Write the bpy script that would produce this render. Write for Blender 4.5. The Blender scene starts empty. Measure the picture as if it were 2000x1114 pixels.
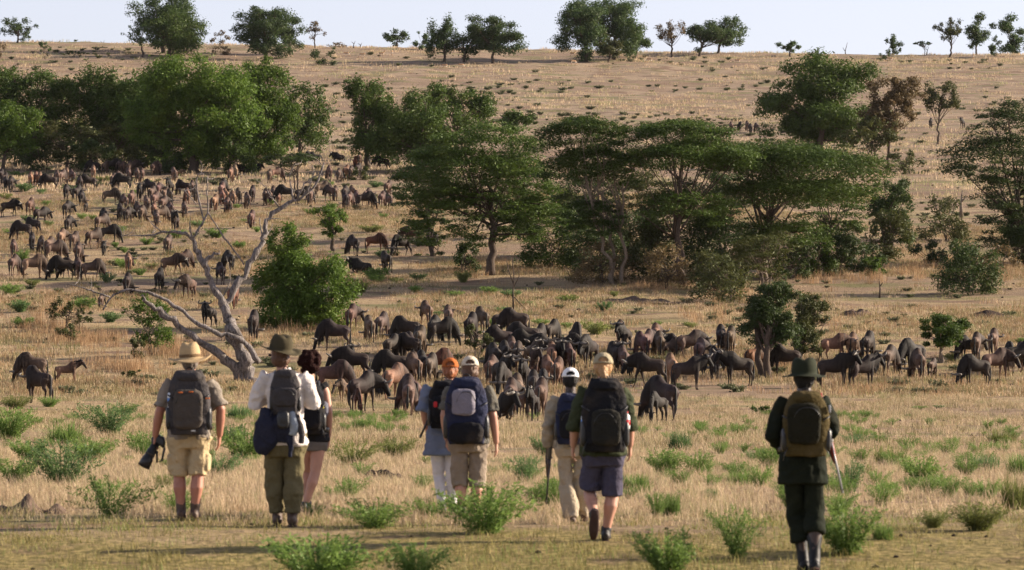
import bpy, math, random
import numpy as np
from mathutils import Vector, Matrix

# ------------------------------------------------------------------ camera, sky, sun, exposure
scene = bpy.context.scene
COL = scene.collection
RAD = math.radians
CAM_Z, HOR, FPX = 1.62, 715.0, 8000.0          # eye height (m), horizon row and focal length in photo pixels
PITCH = math.atan((HOR - 557.0) / FPX)

cam_data = bpy.data.cameras.new('camera')
cam_data.sensor_width = 36.0
cam_data.lens = 36.0 * FPX / 2000.0
cam_data.clip_start = 0.5
cam_data.clip_end = 5000.0
cam_data.dof.use_dof = True
cam_data.dof.focus_distance = 150.0
cam_data.dof.aperture_fstop = 7.0
cam = bpy.data.objects.new('camera', cam_data)
COL.objects.link(cam)
cam.location = (0, 0, CAM_Z)
cam.rotation_euler = (math.pi / 2 + PITCH, 0, 0)
scene.camera = cam

SUN_EL, SUN_TH = RAD(21.0), RAD(13.0)           # elevation; angle from +X towards +Y
sun_dir = Vector((math.cos(SUN_EL) * math.cos(SUN_TH), math.cos(SUN_EL) * math.sin(SUN_TH), math.sin(SUN_EL)))
world = bpy.data.worlds.new('World')
scene.world = world
world.use_nodes = True
wn = world.node_tree
wn.nodes.clear()
sky = wn.nodes.new('ShaderNodeTexSky')
sky.sky_type = 'NISHITA'
sky.sun_disc = False
sky.sun_elevation = SUN_EL
sky.sun_rotation = math.pi / 2 - SUN_TH
sky.altitude = 1500.0
sky.air_density = 1.0
sky.dust_density = 2.0
sky.ozone_density = 1.0
bg = wn.nodes.new('ShaderNodeBackground')
bg.inputs['Strength'].default_value = 0.077
wo = wn.nodes.new('ShaderNodeOutputWorld')
pale = wn.nodes.new('ShaderNodeHueSaturation')          # dusty, whitish air
pale.inputs['Saturation'].default_value = 0.42
wn.links.new(sky.outputs[0], pale.inputs['Color'])
tint = wn.nodes.new('ShaderNodeMix'); tint.data_type = 'RGBA'; tint.blend_type = 'MULTIPLY'
tint.inputs[0].default_value = 1.0; tint.inputs[7].default_value = (1.02, .97, 1.07, 1)
wn.links.new(pale.outputs[0], tint.inputs[6])
wn.links.new(tint.outputs[2], bg.inputs['Color'])
wn.links.new(bg.outputs[0], wo.inputs['Surface'])

sun_data = bpy.data.lights.new('sun', 'SUN')
sun_data.energy = 5.0
sun_data.angle = RAD(0.6)
sun_data.color = (1.0, 0.85, 0.66)
sun = bpy.data.objects.new('sun', sun_data)
COL.objects.link(sun)
sun.location = (60, 60, 60)
sun.rotation_euler = sun_dir.to_track_quat('Z', 'Y').to_euler()

vs = scene.view_settings
vs.view_transform = 'Standard'
vs.look = 'None'
vs.gamma = 1.0
vs.use_curve_mapping = False
vs.exposure = 1.22
scene.render.engine = 'CYCLES'
scene.cycles.use_denoising = True
scene.cycles.max_bounces = 6
scene.cycles.transparent_max_bounces = 8
scene.cycles.volume_bounces = 0

# ------------------------------------------------------------------ helpers
RNG = np.random.default_rng(7)
random.seed(7)

def _hash(ix, iy, iz, seed):
    n = (ix.astype(np.int64) * 374761393 + iy.astype(np.int64) * 668265263 + iz.astype(np.int64) * 2147483647 + seed * 1274126177) & 0xffffffff
    n = ((n ^ (n >> 13)) * 1274126177) & 0xffffffff
    return ((n ^ (n >> 16)) & 0xffff) / 65535.0

def noise3(p, seed=0):
    p = np.asarray(p, float)
    i = np.floor(p).astype(np.int64)
    f = p - i
    f = f * f * (3 - 2 * f)
    out = np.zeros(len(p))
    for dx in (0, 1):
        for dy in (0, 1):
            for dz in (0, 1):
                w = (f[:, 0] if dx else 1 - f[:, 0]) * (f[:, 1] if dy else 1 - f[:, 1]) * (f[:, 2] if dz else 1 - f[:, 2])
                out += w * _hash(i[:, 0] + dx, i[:, 1] + dy, i[:, 2] + dz, seed)
    return out - 0.5

def noise2(x, y, seed=0):
    x = np.atleast_1d(np.asarray(x, float)); y = np.atleast_1d(np.asarray(y, float))
    return noise3(np.stack([x, y, np.zeros_like(x) + 0.37], 1), seed)

# terrain profile: distance from the photographer -> ground height
_PY = np.array([-60, 0, 28, 35.6, 37.5, 40, 46, 58, 90, 130, 145, 160, 178, 195, 219, 254, 296, 364, 470, 560, 640, 675, 720, 800, 1000, 1600], float)
_PZ = np.array([0, 0, -.10, -.17, -.03, .05, .05, .0, .0, .0, .32, .85, 2.3, 3.55, 5.35, 8.5, 12.9, 18.9, 28.6, 39.0, 49.6, 53.0, 54.0, 48, 40, 20], float)
def _pchip():
    h = np.diff(_PY); d = np.diff(_PZ) / h
    m = np.zeros(len(_PY)); m[0] = d[0]; m[-1] = d[-1]
    for i in range(1, len(_PY) - 1):
        if d[i - 1] * d[i] > 0:
            w1 = 2 * h[i] + h[i - 1]; w2 = h[i] + 2 * h[i - 1]
            m[i] = (w1 + w2) / (w1 / d[i - 1] + w2 / d[i])
    return m
_PM = _pchip()
def profile(Y):
    Y = np.clip(np.asarray(Y, float), _PY[0], _PY[-1])
    k = np.clip(np.searchsorted(_PY, Y) - 1, 0, len(_PY) - 2)
    h = _PY[k + 1] - _PY[k]; t = (Y - _PY[k]) / h
    return ((1 + 2 * t) * (1 - t) ** 2 * _PZ[k] + t * (1 - t) ** 2 * h * _PM[k] + t * t * (3 - 2 * t) * _PZ[k + 1] + t * t * (t - 1) * h * _PM[k + 1])
def ground_z(X, Y):
    X = np.atleast_1d(np.asarray(X, float)); Y = np.atleast_1d(np.asarray(Y, float))
    z = profile(Y)
    far = np.clip((Y - 440) / 230, 0, 1); far = far * far * (3 - 2 * far)
    z = z + far * np.clip((40 - X) / 123, -0.1, 1.6) * 2.0
    amp = np.interp(Y, [0, 30, 60, 130, 200, 400, 700], [.01, .02, .05, .09, .28, .6, .6])
    z = z + amp * (noise2(X / 7, Y / 7, 3) + .5 * noise2(X / 2.6, Y / 2.6, 5)) + .03 * noise2(X / .8, Y / .8, 8) * (Y < 140)
    return z
def gz(x, y):
    return float(ground_z(x, y)[0])

_cp, _sp = math.cos(PITCH), math.sin(PITCH)
def ray(px, py):
    a = (px - 1000.0) / FPX; b = (557.0 - py) / FPX
    return np.array([a, _cp - b * _sp, _sp + b * _cp])
_T = np.concatenate([np.arange(30, 150, .25), np.arange(150, 900, .6)])
def hit(px, py):
    """ground point seen at a photo pixel: the ray is followed until it meets the ground"""
    d = ray(px, py)
    P = d[None, :] * _T[:, None]
    g = ground_z(P[:, 0], P[:, 1]) - (CAM_Z + P[:, 2])
    k = np.argmax(g > 0)
    if g[k] <= 0:
        k = int(np.argmin(np.abs(_T * d[1] - 690)))
        p = P[k]
        return Vector((p[0], p[1], gz(p[0], p[1])))
    lo, hi = _T[max(k - 1, 0)], _T[k]
    for _ in range(14):
        m = .5 * (lo + hi); p = d * m
        if gz(p[0], p[1]) > CAM_Z + p[2]: hi = m
        else: lo = m
    p = d * hi
    return Vector((p[0], p[1], gz(p[0], p[1])))

def tag(o, label=None, cat=None, group=None, kind=None):
    if label: o['label'] = label
    if cat: o['category'] = cat
    if group: o['group'] = group
    if kind: o['kind'] = kind
    return o
def empty(name, loc=(0, 0, 0), rz=0.0, label=None, cat=None, group=None):
    o = bpy.data.objects.new(name, None)
    o.empty_display_size = 0.2
    COL.objects.link(o)
    o.location = loc; o.rotation_euler = (0, 0, rz)
    return tag(o, label, cat, group)
def link(name, me, mats, parent=None, loc=None):
    o = bpy.data.objects.new(name, me)
    COL.objects.link(o)
    if mats is not None and len(me.materials) == 0:
        for m in (mats if isinstance(mats, (list, tuple)) else [mats]): me.materials.append(m)
    if parent is not None: o.parent = parent
    if loc is not None: o.location = loc
    return o

class MB:
    def __init__(self): self.V = []; self.F = []; self.n = 0; self.M = []; self.mi = 0
    def add(self, v, f):
        v = np.asarray(v, float).reshape(-1, 3)
        self.V.append(v); self.F += [tuple(i + self.n for i in q) for q in f]; self.M += [self.mi] * len(f); self.n += len(v)
        return self
    def verts(self): return np.concatenate(self.V) if self.V else np.zeros((0, 3))
    def mesh(self, name, smooth=True):
        me = bpy.data.meshes.new(name)
        me.from_pydata(self.verts().tolist(), [], self.F)
        me.polygons.foreach_set('use_smooth', [smooth] * len(me.polygons))
        if any(self.M): me.polygons.foreach_set('material_index', self.M)
        me.update()
        return me
    def tube(self, path, rad, seg=10, ref=(0, 0, 1), round_end=False):
        P = np.asarray(path, float); n = len(P)
        R = np.asarray(rad, float)
        if R.ndim == 0: R = np.full(n, float(R))
        if R.ndim == 1: R = np.stack([R, R], 1)
        if round_end:
            t0 = P[0] - P[1]; t0 /= np.linalg.norm(t0) + 1e-9; t1 = P[-1] - P[-2]; t1 /= np.linalg.norm(t1) + 1e-9
            P = np.concatenate([[P[0] + t0 * R[0].mean() * .95, P[0] + t0 * R[0].mean() * .6], P, [P[-1] + t1 * R[-1].mean() * .6, P[-1] + t1 * R[-1].mean() * .95]])
            R = np.concatenate([[R[0] * .3, R[0] * .8], R, [R[-1] * .8, R[-1] * .3]]); n = len(P)
        T = np.gradient(P, axis=0); T /= np.linalg.norm(T, axis=1)[:, None] + 1e-9
        ref = np.asarray(ref, float)
        if abs(np.dot(T[0], ref)) > .95: ref = np.array([0, 1.0, 0]) if abs(T[0][1]) < .9 else np.array([1.0, 0, 0])
        side = np.cross(T[0], ref); side /= np.linalg.norm(side)
        a = np.linspace(0, 2 * np.pi, seg, endpoint=False); ca, sa = np.cos(a), np.sin(a)
        V = np.zeros((n * seg, 3))
        for i in range(n):
            side = side - T[i] * np.dot(side, T[i]); side /= np.linalg.norm(side) + 1e-9
            up = np.cross(side, T[i])
            V[i * seg:(i + 1) * seg] = P[i] + np.outer(ca * R[i, 0], side) + np.outer(sa * R[i, 1], up)
        F = [(i * seg + j, i * seg + (j + 1) % seg, (i + 1) * seg + (j + 1) % seg, (i + 1) * seg + j) for i in range(n - 1) for j in range(seg)]
        F.append(tuple(range(seg - 1, -1, -1))); F.append(tuple((n - 1) * seg + j for j in range(seg)))
        return self.add(V, F)
    def ring_loft(self, C, RX, RY, seg=20, power=2.0):
        """horizontal rings: centres C, half widths along x and y"""
        a = np.linspace(0, 2 * np.pi, seg, endpoint=False)
        e = 2.0 / power
        ca = np.sign(np.cos(a)) * np.abs(np.cos(a)) ** e; sa = np.sign(np.sin(a)) * np.abs(np.sin(a)) ** e
        V = np.concatenate([np.stack([c[0] + rx * ca, c[1] + ry * sa, np.full(seg, c[2])], 1) for c, rx, ry in zip(C, RX, RY)])
        n = len(C)
        F = [(i * seg + j, i * seg + (j + 1) % seg, (i + 1) * seg + (j + 1) % seg, (i + 1) * seg + j) for i in range(n - 1) for j in range(seg)]
        F.append(tuple(range(seg - 1, -1, -1))); F.append(tuple((n - 1) * seg + j for j in range(seg)))
        return self.add(V, F)
    def sq(self, c, r, e=1.0, nu=18, nv=10, rot=None):
        """superellipsoid: e = 1 ball, e -> 0 box"""
        v = np.linspace(-np.pi / 2, np.pi / 2, nv); u = np.linspace(0, 2 * np.pi, nu, endpoint=False)
        f = lambda x: np.sign(x) * np.abs(x) ** e
        V = []
        for b in v[1:-1]:
            V.append(np.stack([r[0] * f(np.cos(b)) * f(np.cos(u)), r[1] * f(np.cos(b)) * f(np.sin(u)), np.full(nu, r[2] * f(np.sin(b)))], 1))
        V = np.concatenate(V); m = nv - 2
        V = np.concatenate([V, [[0, 0, -r[2]], [0, 0, r[2]]]])
        if rot is not None: V = V @ np.array(rot.to_3x3()).T
        V = V + np.asarray(c, float)
        F = [(i * nu + j, i * nu + (j + 1) % nu, (i + 1) * nu + (j + 1) % nu, (i + 1) * nu + j) for i in range(m - 1) for j in range(nu)]
        F += [(m * nu, (j + 1) % nu, j) for j in range(nu)]
        F += [(m * nu + 1, (m - 1) * nu + j, (m - 1) * nu + (j + 1) % nu) for j in range(nu)]
        return self.add(V, F)
    def box(self, lo, hi):
        (a, b, c), (d, e, f) = lo, hi
        V = [(a, b, c), (d, b, c), (d, e, c), (a, e, c), (a, b, f), (d, b, f), (d, e, f), (a, e, f)]
        return self.add(V, [(0, 3, 2, 1), (4, 5, 6, 7), (0, 1, 5, 4), (1, 2, 6, 5), (2, 3, 7, 6), (3, 0, 4, 7)])

def fuse(mb, name, voxel, smooth=2, dec=1.0, wrinkle=0.0, wfreq=(9, 9, 14), seed=1):
    """one continuous skin round everything in mb"""
    me = mb.mesh(name)
    o = bpy.data.objects.new('work', me); COL.objects.link(o)
    r = o.modifiers.new('r', 'REMESH'); r.mode = 'VOXEL'; r.voxel_size = voxel
    if smooth:
        m = o.modifiers.new('s', 'SMOOTH'); m.iterations = smooth; m.factor = .5
    if dec < 1:
        m = o.modifiers.new('d', 'DECIMATE'); m.ratio = dec
    dg = bpy.context.evaluated_depsgraph_get()
    out = bpy.data.meshes.new_from_object(o.evaluated_get(dg))
    out.name = name
    bpy.data.objects.remove(o); bpy.data.meshes.remove(me)
    n = len(out.vertices)
    if wrinkle:
        co = np.empty(n * 3); out.vertices.foreach_get('co', co); co = co.reshape(-1, 3)
        no = np.array([v.normal for v in out.vertices])
        q = co * np.asarray(wfreq)
        q2 = q + np.stack([noise3(q * .7, seed + 5), noise3(q * .7, seed + 6), noise3(q * .7, seed + 7)], 1) * 1.6
        d = (np.abs(noise3(q2, seed)) * -2 + .5) + .5 * noise3(q2 * 2.1, seed + 1)
        co = co + no * (d * wrinkle)[:, None]
        out.vertices.foreach_set('co', co.ravel())
    out.polygons.foreach_set('use_smooth', [True] * len(out.polygons))
    out.update()
    return out
def coords(me):
    co = np.empty(len(me.vertices) * 3); me.vertices.foreach_get('co', co); return co.reshape(-1, 3)
def paint(me, rgb):
    a = me.attributes.new('Col', 'FLOAT_COLOR', 'POINT')
    c = np.ones((len(me.vertices), 4)); c[:, :3] = rgb
    a.data.foreach_set('color', c.ravel())
def quad_mesh(name, V, k=4):
    V = np.ascontiguousarray(V, dtype=np.float32).reshape(-1, 3); n = len(V); m = n // k
    me = bpy.data.meshes.new(name)
    me.vertices.add(n); me.vertices.foreach_set('co', V.ravel())
    me.loops.add(n); me.loops.foreach_set('vertex_index', np.arange(n, dtype=np.int32))
    me.polygons.add(m); me.polygons.foreach_set('loop_start', np.arange(0, n, k, dtype=np.int32))
    try: me.polygons.foreach_set('loop_total', np.full(m, k, dtype=np.int32))
    except Exception: pass
    me.update(calc_edges=True)
    return me
def unit(v):
    return v / (np.linalg.norm(v, axis=-1, keepdims=True) + 1e-9)

# ------------------------------------------------------------------ materials
def nodes_of(name):
    m = bpy.data.materials.new(name); m.use_nodes = True
    nt = m.node_tree; nt.nodes.clear()
    out = nt.nodes.new('ShaderNodeOutputMaterial')
    p = nt.nodes.new('ShaderNodeBsdfPrincipled')
    nt.links.new(p.outputs[0], out.inputs[0])
    return m, nt, p, out
def mixc(nt, fac, a, b, mode='MIX'):
    x = nt.nodes.new('ShaderNodeMix'); x.data_type = 'RGBA'; x.blend_type = mode
    for sock, val in ((x.inputs[0], fac), (x.inputs[6], a), (x.inputs[7], b)):
        if hasattr(val, 'links'): nt.links.new(val, sock)
        elif isinstance(val, (int, float)): sock.default_value = val
        else: sock.default_value = (*val, 1.0)
    return x.outputs[2]
def noise_n(nt, vec, scale, detail=4, rough=.55, dist=0.0):
    n = nt.nodes.new('ShaderNodeTexNoise'); n.inputs['Scale'].default_value = scale
    n.inputs['Detail'].default_value = detail; n.inputs['Roughness'].default_value = rough; n.inputs['Distortion'].default_value = dist
    if vec is not None: nt.links.new(vec, n.inputs['Vector'])
    return n.outputs[0]
def ramp(nt, fac, stops):
    r = nt.nodes.new('ShaderNodeValToRGB'); e = r.color_ramp.elements
    while len(e) < len(stops): e.new(.5)
    for k, (p, c) in zip(e, stops):
        k.position = p; k.color = (*c, 1) if not isinstance(c, (int, float)) else (c, c, c, 1)
    nt.links.new(fac, r.inputs[0])
    return r.outputs[0]
def mapr(nt, v, a, b, c=0.0, d=1.0):
    m = nt.nodes.new('ShaderNodeMapRange'); m.inputs[1].default_value = a; m.inputs[2].default_value = b
    m.inputs[3].default_value = c; m.inputs[4].default_value = d; m.interpolation_type = 'SMOOTHSTEP'
    nt.links.new(v, m.inputs[0]); return m.outputs[0]
def mapping(nt, vec, sc):
    m = nt.nodes.new('ShaderNodeMapping'); m.inputs['Scale'].default_value = sc
    nt.links.new(vec, m.inputs[0]); return m.outputs[0]
def bumpn(nt, p, h, strength, dist):
    b = nt.nodes.new('ShaderNodeBump'); b.inputs['Strength'].default_value = strength; b.inputs['Distance'].default_value = dist
    nt.links.new(h, b.inputs['Height']); nt.links.new(b.outputs[0], p.inputs['Normal'])
def fabric(name, col, rough=.85, var=.35, scale=6, dirt=None, spec=.2, bump=.4, bscale=60, bdist=.004):
    m, nt, p, o = nodes_of(name)
    tc = nt.nodes.new('ShaderNodeTexCoord').outputs['Object']
    n1 = noise_n(nt, tc, scale, 5, .6)
    c = mixc(nt, n1, tuple(x * (1 - var) for x in col), tuple(min(1, x * (1 + var)) for x in col))
    if dirt: c = mixc(nt, mapr(nt, noise_n(nt, tc, scale * .6, 3), .5, .75, 0, .6), c, dirt)
    nt.links.new(c, p.inputs['Base Color'])
    p.inputs['Roughness'].default_value = rough; p.inputs['Specular IOR Level'].default_value = spec
    bumpn(nt, p, noise_n(nt, tc, bscale, 3), bump, bdist)
    return m
def foliage(name, dark, light, trans=.35, rough=.6):
    m, nt, p, o = nodes_of(name)
    g = nt.nodes.new('ShaderNodeNewGeometry')
    tc = nt.nodes.new('ShaderNodeTexCoord').outputs['Object']
    oi = nt.nodes.new('ShaderNodeObjectInfo')
    c = mixc(nt, g.outputs['Random Per Island'], dark, light)
    dry = tuple(x * y for x, y in zip(light, (1.75, 1.15, .9)))
    c = mixc(nt, mapr(nt, noise_n(nt, tc, .55, 3), .50, .74, 0, .35), c, dry)
    hs = nt.nodes.new('ShaderNodeHueSaturation')
    nt.links.new(c, hs.inputs['Color']); nt.links.new(mapr(nt, oi.outputs['Random'], 0, 1, .8, 1.2), hs.inputs['Value'])
    hs.inputs['Hue'].default_value = .5
    c = hs.outputs[0]
    nt.links.new(c, p.inputs['Base Color']); p.inputs['Roughness'].default_value = rough
    p.inputs['Specular IOR Level'].default_value = .25
    t = nt.nodes.new('ShaderNodeBsdfTranslucent'); nt.links.new(mixc(nt, .5, c, light), t.inputs[0])
    mx = nt.nodes.new('ShaderNodeMixShader'); mx.inputs[0].default_value = trans
    nt.links.new(p.outputs[0], mx.inputs[1]); nt.links.new(t.outputs[0], mx.inputs[2]); nt.links.new(mx.outputs[0], o.inputs[0])
    return m
def bark(name, col, scale=3.0, var=.45, dist=.02):
    m, nt, p, o = nodes_of(name)
    tc = nt.nodes.new('ShaderNodeTexCoord').outputs['Object']
    v = mapping(nt, tc, (scale * 4, scale * 4, scale))
    n = noise_n(nt, v, 2.2, 6, .65, .6)
    c = mixc(nt, mapr(nt, n, .3, .7), tuple(x * (1 - var) for x in col), tuple(x * (1 + var * .7) for x in col))
    nt.links.new(c, p.inputs['Base Color']); p.inputs['Roughness'].default_value = .85
    p.inputs['Specular IOR Level'].default_value = .2
    bumpn(nt, p, n, .9, dist)
    return m

F_BRIGHT = foliage('foliage_bright_green', (.045, .085, .010), (.110, .180, .026), .34)
F_MID = foliage('foliage_mid_green', (.034, .062, .010), (.078, .124, .022), .28)
F_DARK = foliage('foliage_dark_green', (.026, .045, .012), (.060, .090, .024), .3)
F_OLIVE = foliage('foliage_olive', (.042, .052, .014), (.092, .102, .030), .28)
F_FAR = foliage('foliage_ridge_green', (.030, .056, .018), (.070, .112, .034), .34)
F_FORB_YELLOW = foliage('forb_yellow_green', (.105, .125, .030), (.215, .240, .075), .42)
F_FORB_BLUE = foliage('forb_blue_green', (.062, .115, .036), (.150, .235, .085), .4)
F_HILL = foliage('hill_forb_grey_green', (.075, .085, .040), (.150, .160, .085), .3)
F_DRY = foliage('foliage_dry_tan', (.085, .062, .028), (.170, .120, .055), .3)
F_FORB = foliage('forb_green', (.075, .135, .025), (.185, .275, .070), .42)
BARK = bark('bark_brown', (.085, .062, .048))
BARK_PALE = bark('bark_pale', (.21, .165, .125))
DEADWOOD = bark('dead_wood_grey', (.20, .175, .165), 1.6, .7, .09)
# ------------------------------------------------------------------ ground
def ground_material():
    m, nt, p, o = nodes_of('savanna_ground')
    tc = nt.nodes.new('ShaderNodeTexCoord').outputs['Object']
    sep = nt.nodes.new('ShaderNodeSeparateXYZ'); nt.links.new(tc, sep.inputs[0])
    y = sep.outputs['Y']
    flat = mapping(nt, tc, (1, 1, 0))
    wide = mapping(nt, tc, (.55, 1, 0))
    fine = noise_n(nt, flat, 9.0, 6, .65)
    mid = noise_n(nt, wide, .45, 5, .6)
    big = noise_n(nt, wide, .06, 4, .55)
    straw = mixc(nt, mapr(nt, fine, .3, .7), (.215, .155, .085), (.46, .345, .205))
    soil = mixc(nt, mapr(nt, fine, .25, .75), (.105, .066, .050), (.245, .160, .115))
    hillg = mixc(nt, mapr(nt, fine, .3, .7), (.215, .158, .112), (.39, .300, .210))
    turf = mixc(nt, mapr(nt, fine, .35, .65), (.12, .105, .034), (.36, .275, .12))
    c = mixc(nt, mapr(nt, y, 190, 420), straw, hillg)
    c = mixc(nt, mapr(nt, mid, .47, .62, 0, .9), c, soil)
    c = mixc(nt, mapr(nt, big, .46, .60, 0, .75), c, mixc(nt, .35, soil, hillg))
    green = mixc(nt, fine, (.085, .10, .035), (.17, .18, .07))
    gm = noise_n(nt, wide, .22, 5, .6)
    c = mixc(nt, mapr(nt, gm, .50, .64, 0, .65), c, green)
    # short grazed turf where the photographer stands
    add = nt.nodes.new('ShaderNodeMath'); add.operation = 'MULTIPLY_ADD'
    nt.links.new(noise_n(nt, flat, .35, 6, .65), add.inputs[0]); add.inputs[1].default_value = 13.0; nt.links.new(y, add.inputs[2])
    near = mapr(nt, add.outputs[0], 44.5, 47.5, 1, 0)
    tc2 = mixc(nt, mapr(nt, noise_n(nt, flat, 1.6, 5, .65), .48, .72, 0, .8), turf, soil)
    c = mixc(nt, near, c, tc2)
    nt.links.new(c, p.inputs['Base Color'])
    p.inputs['Roughness'].default_value = .95; p.inputs['Specular IOR Level'].default_value = .1
    h = nt.nodes.new('ShaderNodeMath'); h.operation = 'ADD'
    nt.links.new(noise_n(nt, flat, 3.0, 7, .7), h.inputs[0]); nt.links.new(mid, h.inputs[1])
    bumpn(nt, p, h.outputs[0], 1.0, .14)
    return m
GROUND = ground_material()

def build_ground():
    ys = np.concatenate([np.arange(-60, 28, 4), np.arange(28, 62, .3), np.arange(62, 140, .6), np.arange(140, 320, 1.2), np.arange(320, 720, 2.5), np.arange(720, 1600, 30)])
    xp = np.concatenate([np.arange(0, 30, .5), np.arange(30, 60, 1.0), np.arange(60, 130, 2.5), np.geomspace(130, 700, 14)])
    xs = np.concatenate([-xp[:0:-1], xp])
    X, Y = np.meshgrid(xs, ys)
    Z = ground_z(X.ravel(), Y.ravel())
    V = np.stack([X.ravel(), Y.ravel(), Z], 1)
    nx, ny = len(xs), len(ys)
    i = np.arange(nx - 1)[None, :] + nx * np.arange(ny - 1)[:, None]
    F = np.stack([i, i + 1, i + nx + 1, i + nx], -1).reshape(-1, 4)
    me = bpy.data.meshes.new('ground')
    me.vertices.add(len(V)); me.vertices.foreach_set('co', V.ravel())
    me.loops.add(F.size); me.loops.foreach_set('vertex_index', F.ravel().astype(np.int32))
    me.polygons.add(len(F)); me.polygons.foreach_set('loop_start', np.arange(0, F.size, 4, dtype=np.int32))
    me.update(calc_edges=True)
    me.polygons.foreach_set('use_smooth', [True] * len(F))
    tag(link('ground', me, GROUND), 'dry tan savanna ground rising to the ridge', None, kind='structure')
build_ground()

# ------------------------------------------------------------------ grass (nobody could count it)
def straw_material(name, a, b, green=None):
    m, nt, p, o = nodes_of(name)
    g = nt.nodes.new('ShaderNodeNewGeometry'); oi = nt.nodes.new('ShaderNodeObjectInfo')
    c = mixc(nt, g.outputs['Random Per Island'], a, b)
    if green: c = mixc(nt, mapr(nt, oi.outputs['Random'], .72, .9, 0, .8), c, green)
    hs = nt.nodes.new('ShaderNodeHueSaturation'); nt.links.new(c, hs.inputs['Color'])
    nt.links.new(mapr(nt, oi.outputs['Random'], 0, 1, .72, 1.2), hs.inputs['Value'])
    nt.links.new(hs.outputs[0], p.inputs['Base Color'])
    p.inputs['Roughness'].default_value = .7; p.inputs['Specular IOR Level'].default_value = .2
    t = nt.nodes.new('ShaderNodeBsdfTranslucent'); nt.links.new(hs.outputs[0], t.inputs[0])
    mx = nt.nodes.new('ShaderNodeMixShader'); mx.inputs[0].default_value = .3
    nt.links.new(p.outputs[0], mx.inputs[1]); nt.links.new(t.outputs[0], mx.inputs[2]); nt.links.new(mx.outputs[0], o.inputs[0])
    return m
STRAW = straw_material('straw', (.34, .245, .14), (.76, .58, .39), (.23, .24, .10))
STRAW_RED = straw_material('tall_dry_grass', (.26, .155, .085), (.46, .31, .17))
SLOPE = straw_material('slope_grass', (.16, .135, .06), (.36, .28, .14), (.12, .14, .05))
TURF = straw_material('turf', (.17, .16, .05), (.40, .33, .13), (.16, .21, .06))

def tuft_mesh(name, n, h, w, spread, rng, lean=.35):
    V = []
    for _ in range(n):
        a = rng.uniform(0, 2 * np.pi); r = spread * math.sqrt(rng.uniform())
        b = np.array([r * math.cos(a), r * math.sin(a), -.02])
        d = rng.uniform(0, 2 * np.pi); L = h * rng.uniform(.45, 1.1); k = abs(rng.normal(0, lean))
        out = np.array([math.cos(d), math.sin(d), 0]); sd = np.array([-math.sin(d), math.cos(d), 0]) * w * rng.uniform(.6, 1.3)
        m = b + np.array([0, 0, L * .55]) + out * L * k * .35
        t = b + np.array([0, 0, L * (1 - .3 * k)]) + out * L * k
        V += [b - sd / 2, b + sd / 2, m + sd * .4, m - sd * .4, m - sd * .4, m + sd * .4, t + sd * .12, t - sd * .12]
    return quad_mesh(name, np.array(V))

def scatter(name, label, cat, protos, pts, scl, seed):
    """stuff: prototype tufts instanced on ground points by geometry nodes"""
    rng = np.random.default_rng(seed)
    me = bpy.data.meshes.new(name)
    me.vertices.add(len(pts)); me.vertices.foreach_set('co', np.asarray(pts, np.float32).ravel())
    for nm, ty, data in (('scl', 'FLOAT', scl), ('rotz', 'FLOAT', rng.uniform(0, 6.28, len(pts))), ('pick', 'INT', rng.integers(0, len(protos), len(pts)))):
        me.attributes.new(nm, ty, 'POINT').data.foreach_set('value', np.asarray(data, np.int32 if ty == 'INT' else np.float32))
    me.update()
    o = tag(link(name, me, None), label, cat, kind='stuff')
    c = bpy.data.collections.new(name + '_tufts')
    for i, (pm, mt) in enumerate(protos):
        if len(pm.materials) == 0: pm.materials.append(mt)
        q = bpy.data.objects.new('%s_tuft_%02d' % (name, i), pm); c.objects.link(q)
    ng = bpy.data.node_groups.new(name, 'GeometryNodeTree')
    ng.interface.new_socket('Geometry', in_out='INPUT', socket_type='NodeSocketGeometry')
    ng.interface.new_socket('Geometry', in_out='OUTPUT', socket_type='NodeSocketGeometry')
    N = ng.nodes; gi = N.new('NodeGroupInput'); go = N.new('NodeGroupOutput')
    ci = N.new('GeometryNodeCollectionInfo'); ci.inputs['Collection'].default_value = c
    ci.inputs['Separate Children'].default_value = True; ci.inputs['Reset Children'].default_value = True
    iop = N.new('GeometryNodeInstanceOnPoints')
    def attr(nm, ty):
        a = N.new('GeometryNodeInputNamedAttribute'); a.data_type = ty; a.inputs['Name'].default_value = nm
        return [s for s in a.outputs if s.enabled and s.name == 'Attribute'][0]
    cx = N.new('ShaderNodeCombineXYZ'); ng.links.new(attr('rotz', 'FLOAT'), cx.inputs[2])
    er = N.new('FunctionNodeEulerToRotation'); ng.links.new(cx.outputs[0], er.inputs[0])
    L = ng.links
    L.new(gi.outputs[0], iop.inputs['Points']); L.new(ci.outputs[0], iop.inputs['Instance'])
    iop.inputs['Pick Instance'].default_value = True
    L.new(attr('pick', 'INT'), iop.inputs['Instance Index']); L.new(er.outputs[0], iop.inputs['Rotation'])
    L.new(attr('scl', 'FLOAT'), iop.inputs['Scale']); L.new(iop.outputs[0], go.inputs[0])
    mod = o.modifiers.new('tufts', 'NODES'); mod.node_group = ng
    return o

def zone(y0, y1, dens, seed, keep=None, wid=.142):
    rng = np.random.default_rng(seed)
    n = int((y1 - y0) * (wid * (y0 + y1) + 2) * dens)
    y = np.sqrt(rng.uniform(y0 ** 2, y1 ** 2, n))
    x = rng.uniform(-1, 1, n) * (wid * y + 1)
    k = np.ones(n, bool)
    if keep is not None: k = rng.uniform(size=n) < keep(x, y)
    x, y = x[k], y[k]
    return np.stack([x, y, ground_z(x, y)], 1), rng

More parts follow.
